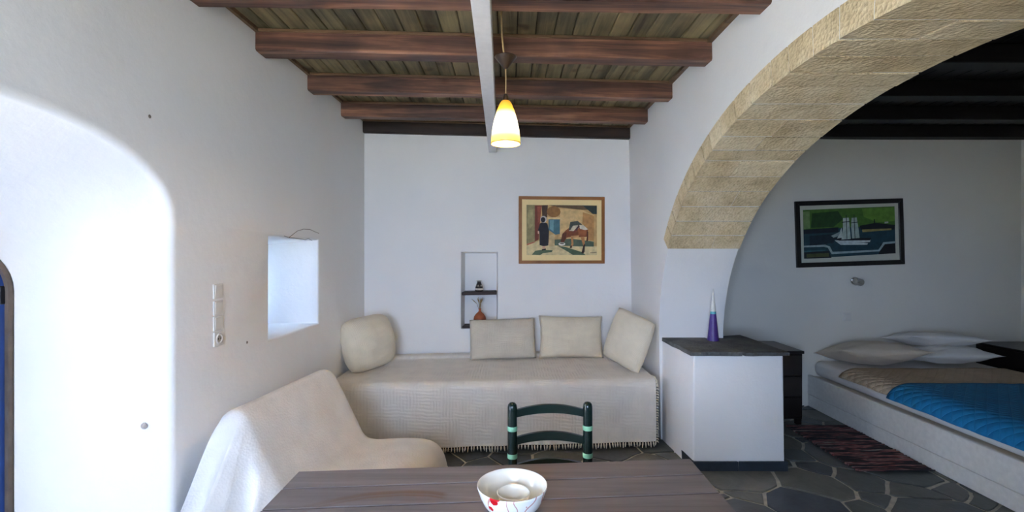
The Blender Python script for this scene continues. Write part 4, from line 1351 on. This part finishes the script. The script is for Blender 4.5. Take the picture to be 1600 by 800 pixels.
donkey = [
    ((196, 158, 104), Z([(160, 143), (893, 143), (893, 660), (160, 660)])),
    ((150, 138, 96), Z([(160, 143), (245, 143), (245, 520), (160, 545)])),
    ((172, 158, 112), Z([(180, 200), (225, 190), (235, 330), (190, 400), (170, 320)])),
    ((120, 58, 44), Z([(245, 148), (318, 148), (300, 300), (285, 500), (245, 520)])),
    ((156, 84, 62), Z([(270, 160), (316, 160), (300, 300), (276, 330)])),
    ((84, 62, 48), Z([(318, 148), (380, 143), (372, 270), (322, 262)])),
    ((214, 180, 124), Z([(505, 180), (735, 190), (862, 245), (862, 520), (700, 520), (505, 470)])),
    ((188, 138, 82), Z([(745, 215), (862, 250), (862, 515), (800, 505), (800, 400), (740, 330)])),
    ((96, 76, 50), Z([(390, 143), (893, 143), (893, 185), (740, 190), (480, 165)])),
    ((40, 54, 52), Z([(740, 143), (893, 150), (893, 235), (850, 232)])),
    ((148, 104, 56), Z(ell(440, 212, 72, 58))),
    ((222, 192, 136), Z([(375, 268), (535, 272), (530, 300), (375, 292)])),
    ((76, 116, 126), Z([(386, 290), (505, 290), (505, 440), (460, 450), (386, 400)])),
    ((110, 152, 160), Z([(400, 300), (440, 298), (440, 420), (400, 390)])),
    ((216, 196, 146), Z([(160, 560), (290, 510), (500, 560), (893, 570), (893, 660), (160, 660)])),
    ((86, 100, 80), Z([(450, 500), (620, 490), (860, 520), (860, 572), (700, 570), (450, 560)])),
    ((206, 178, 128), Z([(395, 450), (452, 445), (445, 570), (390, 572)])),
    ((180, 96, 76), Z([(165, 545), (245, 520), (245, 530), (165, 560)])),
    ((82, 100, 74), Z([(215, 655), (250, 615), (330, 605), (430, 610), (420, 630), (330, 640), (300, 660)])),
    ((82, 100, 74), Z([(480, 565), (560, 575), (640, 600), (740, 630), (775, 660), (640, 658), (570, 615)])),
    ((38, 38, 44), Z([(300, 330), (340, 318), (375, 335), (392, 410), (385, 560), (340, 570), (294, 556), (292, 420), (278, 405)])),
    ((200, 190, 184), Z(ell(335, 292, 34, 36))),
    ((46, 42, 44), Z(ell(330, 296, 24, 28))),
    ((214, 176, 150), Z([(275, 412), (290, 412), (290, 440), (276, 440)])),
    ((206, 160, 132), Z([(322, 568), (355, 566), (354, 596), (324, 600)])),
    ((30, 26, 26), Z([(318, 600), (358, 592), (360, 606), (318, 614)])),
    ((136, 76, 40), Z([(570, 400), (640, 350), (760, 355), (800, 400), (790, 470), (720, 475), (640, 470), (575, 480), (545, 530), (512, 525), (530, 440)])),
    ((104, 56, 34), Z([(530, 440), (575, 420), (570, 480), (545, 530), (512, 525)])),
    ((160, 92, 52), Z([(690, 380), (790, 400), (770, 460), (700, 455)])),
    ((202, 152, 100), Z([(615, 462), (705, 455), (700, 476), (640, 480)])),
    ((190, 132, 82), Z([(618, 470), (642, 468), (646, 550), (626, 586), (610, 584), (626, 540)])),
    ((70, 46, 34), Z([(612, 566), (634, 560), (626, 590), (606, 588)])),
    ((184, 124, 74), Z([(720, 470), (760, 468), (768, 560), (756, 640), (736, 640), (748, 560)])),
    ((58, 38, 30), Z([(750, 560), (768, 540), (762, 630), (740, 644), (728, 640)])),
    ((96, 52, 32), Z([(785, 405), (802, 420), (800, 510), (778, 522), (786, 470)])),
    ((224, 214, 196), Z([(700, 352), (752, 350), (800, 392), (770, 400), (716, 388)])),
    ((206, 196, 170), Z([(600, 360), (690, 350), (700, 385), (650, 412), (600, 410)])),
    ((72, 78, 70), Z([(596, 400), (612, 318), (690, 305), (740, 345), (690, 350), (640, 356), (612, 404)])),
    ((124, 60, 50), Z([(640, 420), (700, 350), (714, 360), (660, 430)])),
    ((60, 54, 66), Z([(668, 400), (700, 345), (708, 350), (680, 405)])),
    ((232, 226, 210), Z(ell(525, 545, 36, 16))),
    ((110, 104, 92), Z(ell(525, 540, 24, 8))),
    ((150, 132, 96), Z([(820, 632), (888, 628), (888, 636), (824, 640)])),
]
M_OAK = wood_mat('honey brown picture frame', [(0.3, srgb(126, 78, 36)), (0.6, srgb(160, 104, 52)), (0.8, srgb(182, 124, 68))], grain=(6, 6, 6), rough=0.4)
M_MOUNT = plain('cream mount', srgb(240, 216, 158), 0.8, var=0.01)
poly_picture('framed_picture', 'brown framed print of a woman in black and a saddled donkey', 0.497, 1.5 + 35.5 * 4.6 / 750, yb, 0.836, 0.643, 0.030, M_OAK, (0.045, 0.052), M_MOUNT, donkey)
def S(pts): return Z(pts, 127, 662, 128, 420)
ship = [
    ((30, 62, 72), S([(127, 128), (662, 122), (660, 405), (125, 420)])),
    ((70, 110, 40), S([(127, 128), (662, 122), (662, 236), (127, 246)])),
    ((38, 70, 30), S([(180, 150), (330, 140), (360, 190), (300, 236), (170, 236)])),
    ((92, 136, 50), S([(470, 130), (662, 126), (662, 210), (560, 215), (480, 180)])),
    ((110, 140, 84), S([(127, 140), (165, 136), (165, 240), (127, 244)])),
    ((18, 30, 40), S([(127, 246), (330, 238), (330, 268), (127, 272)])),
    ((16, 24, 28), S([(455, 232), (550, 218), (662, 234), (660, 262), (460, 256)])),
    ((150, 140, 84), S([(468, 256), (640, 254), (640, 264), (470, 272)])),
    ((20, 40, 50), S([(160, 285), (320, 276), (300, 330), (160, 345)])),
    ((22, 30, 32), S([(125, 380), (270, 378), (285, 420), (125, 420)])),
    ((14, 18, 22), S([(575, 345), (660, 338), (660, 405), (560, 408)])),
    ((70, 76, 44), S([(140, 392), (270, 390), (270, 412), (140, 414)])),
    ((150, 172, 176), S([(125, 342), (250, 340), (278, 352), (292, 384), (560, 380), (590, 336), (658, 332), (658, 344), (598, 348), (566, 390), (286, 398), (264, 358), (240, 352), (125, 352)])),
    ((50, 92, 100), S([(125, 372), (250, 370), (250, 378), (125, 382)])),
    ((196, 208, 208), S([(305, 316), (515, 318), (512, 332), (440, 334), (500, 338), (495, 348), (340, 344)])),
    ((16, 20, 24), S([(300, 300), (520, 308), (512, 322), (330, 318)])),
    ((176, 192, 184), S([(358, 184), (392, 182), (396, 240), (400, 310), (345, 312), (356, 250)])),
    ((160, 178, 172), S([(408, 184), (438, 182), (446, 240), (452, 306), (408, 308), (404, 240)])),
    ((190, 202, 196), S([(348, 240), (352, 300), (320, 306)])),
    ((140, 160, 160), S([(285, 288), (345, 262), (330, 290), (300, 300)])),
    ((30, 40, 40), S([(375, 165), (379, 165), (379, 310), (375, 310)])),
    ((30, 40, 40), S([(421, 165), (425, 165), (427, 308), (423, 308)])),
    ((30, 40, 40), S([(350, 206), (400, 204), (400, 208), (350, 211)])),
    ((30, 40, 40), S([(400, 212), (446, 208), (446, 212), (400, 216)])),
    ((16, 20, 22), S([(538, 196), (544, 196), (544, 224), (538, 224)])),
    ((170, 176, 164), S([(600, 214), (622, 212), (622, 222), (600, 224)])),
]
M_FRAMEBLK = plain('black picture frame', srgb(14, 13, 13), 0.35)
M_MOUNT2 = plain('off white mount', srgb(196, 198, 184), 0.8, var=0.01)
poly_picture('framed_picture', 'black framed green print of a sailing ship above the bed', 3.315, 1.5 + 31 * 4.69 / 750, yb2, 1.075, 0.645, 0.045, M_FRAMEBLK, (0.035, 0.04), M_MOUNT2, ship, tilt=R(-1.8))

# ------------------------------------------------------------------ pendant lamp
pd = thing('pendant_lamp', 'lit amber glass pendant lamp hanging below the ceiling beams', 'lamp', (-0.021, 2.30, 0.0))
M_CORD = plain('beige lamp cord', srgb(190, 160, 110), 0.6)
M_BROWNCAP = plain('dark brown plastic canopy', srgb(64, 46, 30), 0.3)
ZS = EYE + (395 - 225) * 2.30 / 750          # bottom rim of the shade
SH = 0.205
prs = [(0.0695, 0.0), (0.0705, 0.003), (0.069, 0.03), (0.064, 0.07), (0.055, 0.115), (0.042, 0.16), (0.030, 0.19), (0.022, 0.203), (0.016, 0.208)]
m, nt, b = new_mat('lit amber glass')
v = coords(nt)
sp = nt.nodes.new('ShaderNodeSeparateXYZ'); nt.links.new(v, sp.inputs[0])
mr = N(nt, 'ShaderNodeMapRange'); mr.inputs['From Min'].default_value = 0.0; mr.inputs['From Max'].default_value = 0.208
nt.links.new(sp.outputs['Z'], mr.inputs['Value'])
colr = ramp(nt, mr.outputs[0], [(0.0, srgb(250, 196, 84)), (0.14, srgb(255, 214, 104)), (0.36, srgb(255, 246, 206)), (0.62, srgb(255, 236, 170)), (0.78, srgb(246, 178, 60)), (1.0, srgb(214, 140, 40))])
strr = ramp(nt, mr.outputs[0], [(0.0, (0.20,) * 3 + (1,)), (0.12, (0.26,) * 3 + (1,)), (0.38, (0.9,) * 3 + (1,)), (0.62, (0.6,) * 3 + (1,)), (0.80, (0.2,) * 3 + (1,)), (1.0, (0.14,) * 3 + (1,))])
nt.links.new(colr.outputs['Color'], b.inputs['Base Color']); nt.links.new(colr.outputs['Color'], b.inputs['Emission Color'])
ms = N(nt, 'ShaderNodeMath', operation='MULTIPLY'); ms.inputs[1].default_value = 1.4
nt.links.new(strr.outputs['Color'], ms.inputs[0]); nt.links.new(ms.outputs[0], b.inputs['Emission Strength'])
b.inputs['Roughness'].default_value = 0.25
shade = obj('lamp_shade', lathe(prs + [(r_ - 0.003, z_) for r_, z_ in prs[::-1][1:]], 40), m, pd, True)
shade.location = (0, 0, ZS)
obj('shade_rim', lathe([(0.0695, -0.001), (0.0718, 0.0015), (0.0712, 0.005), (0.0700, 0.004)], 40), plain('amber glass rim', srgb(236, 196, 110), 0.2), shade, True)
zt = ZS + 0.208
obj('lamp_holder', lathe([(0, 0.03), (0.010, 0.03), (0.014, 0.012), (0.018, 0.0), (0.018, -0.03), (0, -0.03)], 20), M_BROWNCAP, pd, True).location = (0, 0, zt)
zc0 = EYE + (395 - 108) * 2.30 / 750
zc1 = EYE + (395 - 89) * 2.30 / 750
obj('cord', tube([(0, 0, zt + 0.02), (0.001, 0, (zt + zc0) / 2), (0, 0, zc0)], 0.003, 8), M_CORD, pd, True)
obj('ceiling_cup', lathe([(0.004, zc0), (0.012, zc0 + 0.006), (0.050, zc1 - 0.004), (0.053, zc1), (0.048, zc1 - 0.001), (0.008, zc0 + 0.012), (0, zc0 + 0.012)], 28), M_BROWNCAP, pd, True)
obj('supply_cord', tube([(-0.002, 0, zc0 + 0.01), (-0.010, 0, zc1 + 0.03), (-0.018, 0.0, zc1 + 0.10), (-0.022, 0.0, CEIL - 0.04), (-0.022, 0, CEIL + 0.002)], 0.0042, 8), M_CORD, pd, True)
bulb = bpy.data.lights.new('bulb_light', 'POINT')
bulb.energy = 3.0; bulb.color = (1.0, 0.72, 0.38); bulb.shadow_soft_size = 0.03
bo = bpy.data.objects.new('bulb_light', bulb); bo.location = (-0.021, 2.30, ZS + 0.02)
COL.objects.link(bo)

# ------------------------------------------------------------------ bedroom: bed
bed = thing('bed', 'low white platform bed with mattress in the bedroom', 'bed', (3.70, 3.6, 0.012))
BO = Vector((3.70, 3.6, 0.012))
M_BEDW = plain('white painted bed board', srgb(222, 220, 214), 0.55, var=0.03)
BX0, BX1, BY0, BY1 = 2.895, 4.47, 2.50, 4.672
def lb(x0, x1, y0, y1, z0, z1, bev=0.004, seg=1): return box(x0 - BO.x, x1 - BO.x, y0 - BO.y, y1 - BO.y, z0 - BO.z, z1 - BO.z, bev, seg)
obj('side_board', lb(BX0, BX0 + 0.03, BY0, BY1, 0.13, 0.315), M_BEDW, bed)
obj('plinth_board', lb(BX0 + 0.004, BX0 + 0.03, BY0, BY1, 0.012, 0.126), M_BEDW, bed)
obj('side_board', lb(BX1 - 0.03, BX1, BY0, BY1, 0.012, 0.315), M_BEDW, bed)
obj('foot_board', lb(BX0 + 0.031, BX1 - 0.031, BY0, BY0 + 0.03, 0.012, 0.315), M_BEDW, bed)
obj('bed_base', lb(BX0 + 0.04, BX1 - 0.04, BY0 + 0.04, BY1, 0.02, 0.30), M_MATTRESS, bed)
obj('mattress', lb(BX0 + 0.03, BX1 - 0.03, BY0 + 0.03, BY1 - 0.03, 0.318, 0.465, 0.06, 4), M_WHITECLOTH, bed, True)
def quilt_mat(name, col, cell=0.055, strength=0.8):
    m, nt, b = new_mat(name)
    v = coords(nt, (1 / cell, 1 / cell, 1), 'Object', (0, 0, R(45)))
    sp = nt.nodes.new('ShaderNodeSeparateXYZ'); nt.links.new(v, sp.inputs[0])
    hs = []
    for ax in ('X', 'Y'):
        f = N(nt, 'ShaderNodeMath', operation='PINGPONG'); f.inputs[1].default_value = 0.5
        nt.links.new(sp.outputs[ax], f.inputs[0])
        p = N(nt, 'ShaderNodeMath', operation='POWER'); p.inputs[1].default_value = 0.45
        nt.links.new(f.outputs[0], p.inputs[0]); hs.append(p.outputs[0])
    mn = N(nt, 'ShaderNodeMath', operation='MULTIPLY'); nt.links.new(hs[0], mn.inputs[0]); nt.links.new(hs[1], mn.inputs[1])
    bump(nt, b, mn.outputs[0], strength, 0.02)
    n = N(nt, 'ShaderNodeTexNoise', Scale=6.0); nt.links.new(coords(nt), n.inputs['Vector'])
    r_ = ramp(nt, n.outputs['Fac'], [(0.3, tuple(c * 0.85 for c in col[:3]) + (1,)), (0.7, col)])
    nt.links.new(r_.outputs['Color'], b.inputs['Base Color'])
    b.inputs['Roughness'].default_value = 0.8
    return m
M_QBEIGE = quilt_mat('beige quilted cover', srgb(196, 176, 150))
M_QBLUE = quilt_mat('blue quilted cover', srgb(6, 122, 178))
def quilt(name, label, y0, y1, x0, x1, z, drop, mat, cat, lift=0.0, flare=0.0):
    t = thing(name, label, cat, ((x0 + x1) / 2, (y0 + y1) / 2, z))
    QO = Vector(t.location)
    def fn(a, b):
        # across the bed: hang left, rounded edge, top, rounded edge, hang right
        y = y0 + (y1 - y0) * b
        Wd = x1 - x0
        rr = 0.11
        tot = drop * 2 + Wd
        s = a * tot - drop
        def side(d):       # d = distance from the bed's edge inwards (negative = hanging)
            if d >= rr * 1.3: return d, 0.0
            q = max(0.0, min(1.0, (rr * 1.3 - d) / (rr * 1.3 + drop)))
            ang = q * math.pi / 2 * 0.86
            return rr * 1.3 - (rr * 1.3 + drop * 0.35) * math.sin(ang), -(drop + 0.035) * (1 - math.cos(ang)) * 1.15
        if s < Wd / 2:
            dx, dz = side(s); x = x0 + dx
        else:
            dx, dz = side(Wd - s); x = x1 - dx
        nz_ = 0.005 * noise.noise(Vector((x * 4, y * 4, 5.0 + lift * 50))) + 0.004 * noise.noise(Vector((x * 11, y * 11, lift * 50)))
        ed = 0.0
        return tuple(Vector((x, y, z + dz + nz_ + lift + ed)) - QO)
    grid_obj('quilted_cloth', fn, 70, 40, mat, t, True, thick=0.012)
    return t
quilt('quilt', 'beige quilted cover spread over the upper half of the bed', BY0 + 0.3, 4.22, BX0 + 0.005, BX1 - 0.005, 0.486, 0.05, M_QBEIGE, 'quilt')
quilt('quilt', 'bright blue quilted throw across the lower half of the bed', BY0 + 0.0, 3.66, BX0 - 0.002, BX1 + 0.002, 0.500, 0.09, M_QBLUE, 'quilt', lift=0.004)
GP = 'pillows on the bed'
def bpillow(label, w, h, t_, c, rot, mat, seed):
    return cushion('pillow', label, w, h, t_, c, rot, mat, seed, 'pillow', GP, wr=0.015, pinch=0.09, pw=2.4, ex=0.7)
bpillow('beige pillow lying on the nearer side of the bed head', 0.74, 0.50, 0.20, (3.27, 4.36, 0.592), (R(90 - 14), R(0), R(-6)), M_PILLOW, 2.2)
bpillow('white pillow lying under another on the far side of the bed head', 0.68, 0.46, 0.16, (3.98, 4.40, 0.572), (R(90 - 6), R(0), R(2)), M_WHITECLOTH, 5.2)
bpillow('rumpled white pillow on top of the far pillow by the wall', 0.72, 0.42, 0.12, (3.93, 4.45, 0.70), (R(90 - 12), R(3), R(-3)), M_WHITECLOTH, 7.9)

# nightstands
M_NIGHT = wood_mat('dark stained nightstand', [(0.3, srgb(14, 10, 9)), (0.6, srgb(24, 17, 15)), (0.8, srgb(40, 29, 25))], rough=0.35)
M_CHROME = plain('brushed metal', srgb(196, 192, 184), 0.25, metal=1.0, var=0.02)
def nightstand(label, x0, x1, y0, y1, h):
    t = thing('nightstand', label, 'nightstand', ((x0 + x1) / 2, (y0 + y1) / 2, 0.012), 0, 'bedroom nightstands')
    w, d = (x1 - x0) / 2, (y1 - y0) / 2
    obj('body', box(-w + 0.01, w - 0.01, -d + 0.015, d, 0.05, h - 0.025, 0.003, 1), M_NIGHT, t)
    obj('top', box(-w, w, -d, d, h - 0.025, h, 0.004, 2), M_NIGHT, t)
    for k, (a, b) in enumerate(((0.07, 0.24), (0.25, 0.42), (0.43, h - 0.035))):
        dr = obj('drawer', box(-w + 0.02, w - 0.02, -d - 0.002, -d + 0.018, a, b, 0.003, 1), M_NIGHT, t)
        o = obj('knob', lathe([(0, 0.0), (0.006, 0.0), (0.006, 0.01), (0.012, 0.015), (0.012, 0.02), (0, 0.024)], 16), M_CHROME, dr, True)
        o.rotation_euler = (R(90), 0, 0); o.location = (0, -d - 0.002, (a + b) / 2)
    for sx in (-1, 1):
        for sy in (-1, 1):
            obj('leg', box(sx * (w - 0.035) - 0.02, sx * (w - 0.035) + 0.02, sy * (d - 0.04) - 0.02, sy * (d - 0.04) + 0.02, 0, 0.052), M_NIGHT, t)
    return t
nightstand('dark wooden nightstand half hidden behind the white plinth', 2.12, 2.54, 4.14, 4.62, 0.64)
nightstand('dark wooden nightstand at the right side wall beyond the pillows', 4.55, 5.03, 4.20, 4.70, 0.62)

# wall spotlight and socket in the bedroom
wl = thing('wall_spotlight', 'small chrome wall spotlight under the ship picture', 'lamp', (3.36, yb2(3.36), 1.21))
o = obj('wall_plate', lathe([(0, 0.012), (0.034, 0.012), (0.04, 0.0)], 24), M_CHROME, wl, True); o.rotation_euler = (R(90), 0, 0); o.location = (0.03, 0, 0.01)
obj('arm', tube([(0.03, -0.008, 0.01), (0.02, -0.05, 0.0)], 0.007, 8), M_CHROME, wl, True)
hd = obj('lamp_head', lathe([(0, 0.0), (0.022, 0.002), (0.028, 0.012), (0.028, 0.075), (0.030, 0.08), (0.024, 0.08), (0.0, 0.06)], 24), M_CHROME, wl, 'angle')
hd.rotation_euler = (R(78), 0, R(-72)); hd.location = (0.045, -0.055, 0.0); hd.scale = (1.25, 1.25, 1.25)
o = obj('lens', lathe([(0, 0.0625), (0.0235, 0.0785), (0.0235, 0.079), (0, 0.064)], 20), M_GREYWELL, hd, True)
so = thing('light_switch', 'pale square switch on the bedroom wall above the beige pillow', 'switch', (3.295, yb2(3.295), 0.872))
obj('plate', box(-0.04, 0.04, -0.010, 0.001, -0.04, 0.04, 0.004, 2), M_SWITCH, so)
obj('rocker', box(-0.028, 0.028, -0.014, -0.008, -0.028, 0.028, 0.002, 1), M_SWITCH, so)

# rag rug
def rug_mat():
    m, nt, b = new_mat('rag rug weave')
    v = coords(nt, (2.2, 52, 1))
    n = N(nt, 'ShaderNodeTexNoise', Scale=1.0, Detail=3.0, Roughness=0.7)
    nt.links.new(v, n.inputs['Vector'])
    r_ = ramp(nt, n.outputs['Fac'], [(0.34, srgb(26, 24, 26)), (0.49, srgb(40, 36, 38)), (0.535, srgb(116, 62, 62)), (0.57, srgb(150, 108, 102)), (0.60, srgb(44, 40, 44)), (0.68, srgb(150, 140, 128))])
    nt.links.new(r_.outputs['Color'], b.inputs['Base Color'])
    b.inputs['Roughness'].default_value = 1.0
    return m
rg = thing('rag_rug', 'black and red striped rag rug on the floor beside the bed', 'rug', (2.62, 3.85, 0.012))
def rug_fn(a, b):
    x = (a - 0.5) * 0.52; y = -0.60 + 0.86 * b
    return (x + 0.006 * math.sin(b * 160) * (1 if a in (0, 1) else 0) + 0.012 * noise.noise(Vector((a, b * 4, 1))), y + 0.008 * noise.noise(Vector((a * 4, b * 2, 2))), 0.013 + 0.0028 * math.sin(b * 2 * math.pi * 33) + 0.003 * noise.noise(Vector((x * 8, y * 8, 0))))
grid_obj('rug_weave', rug_fn, 18, 300, rug_mat(), rg, True, thick=0.008)
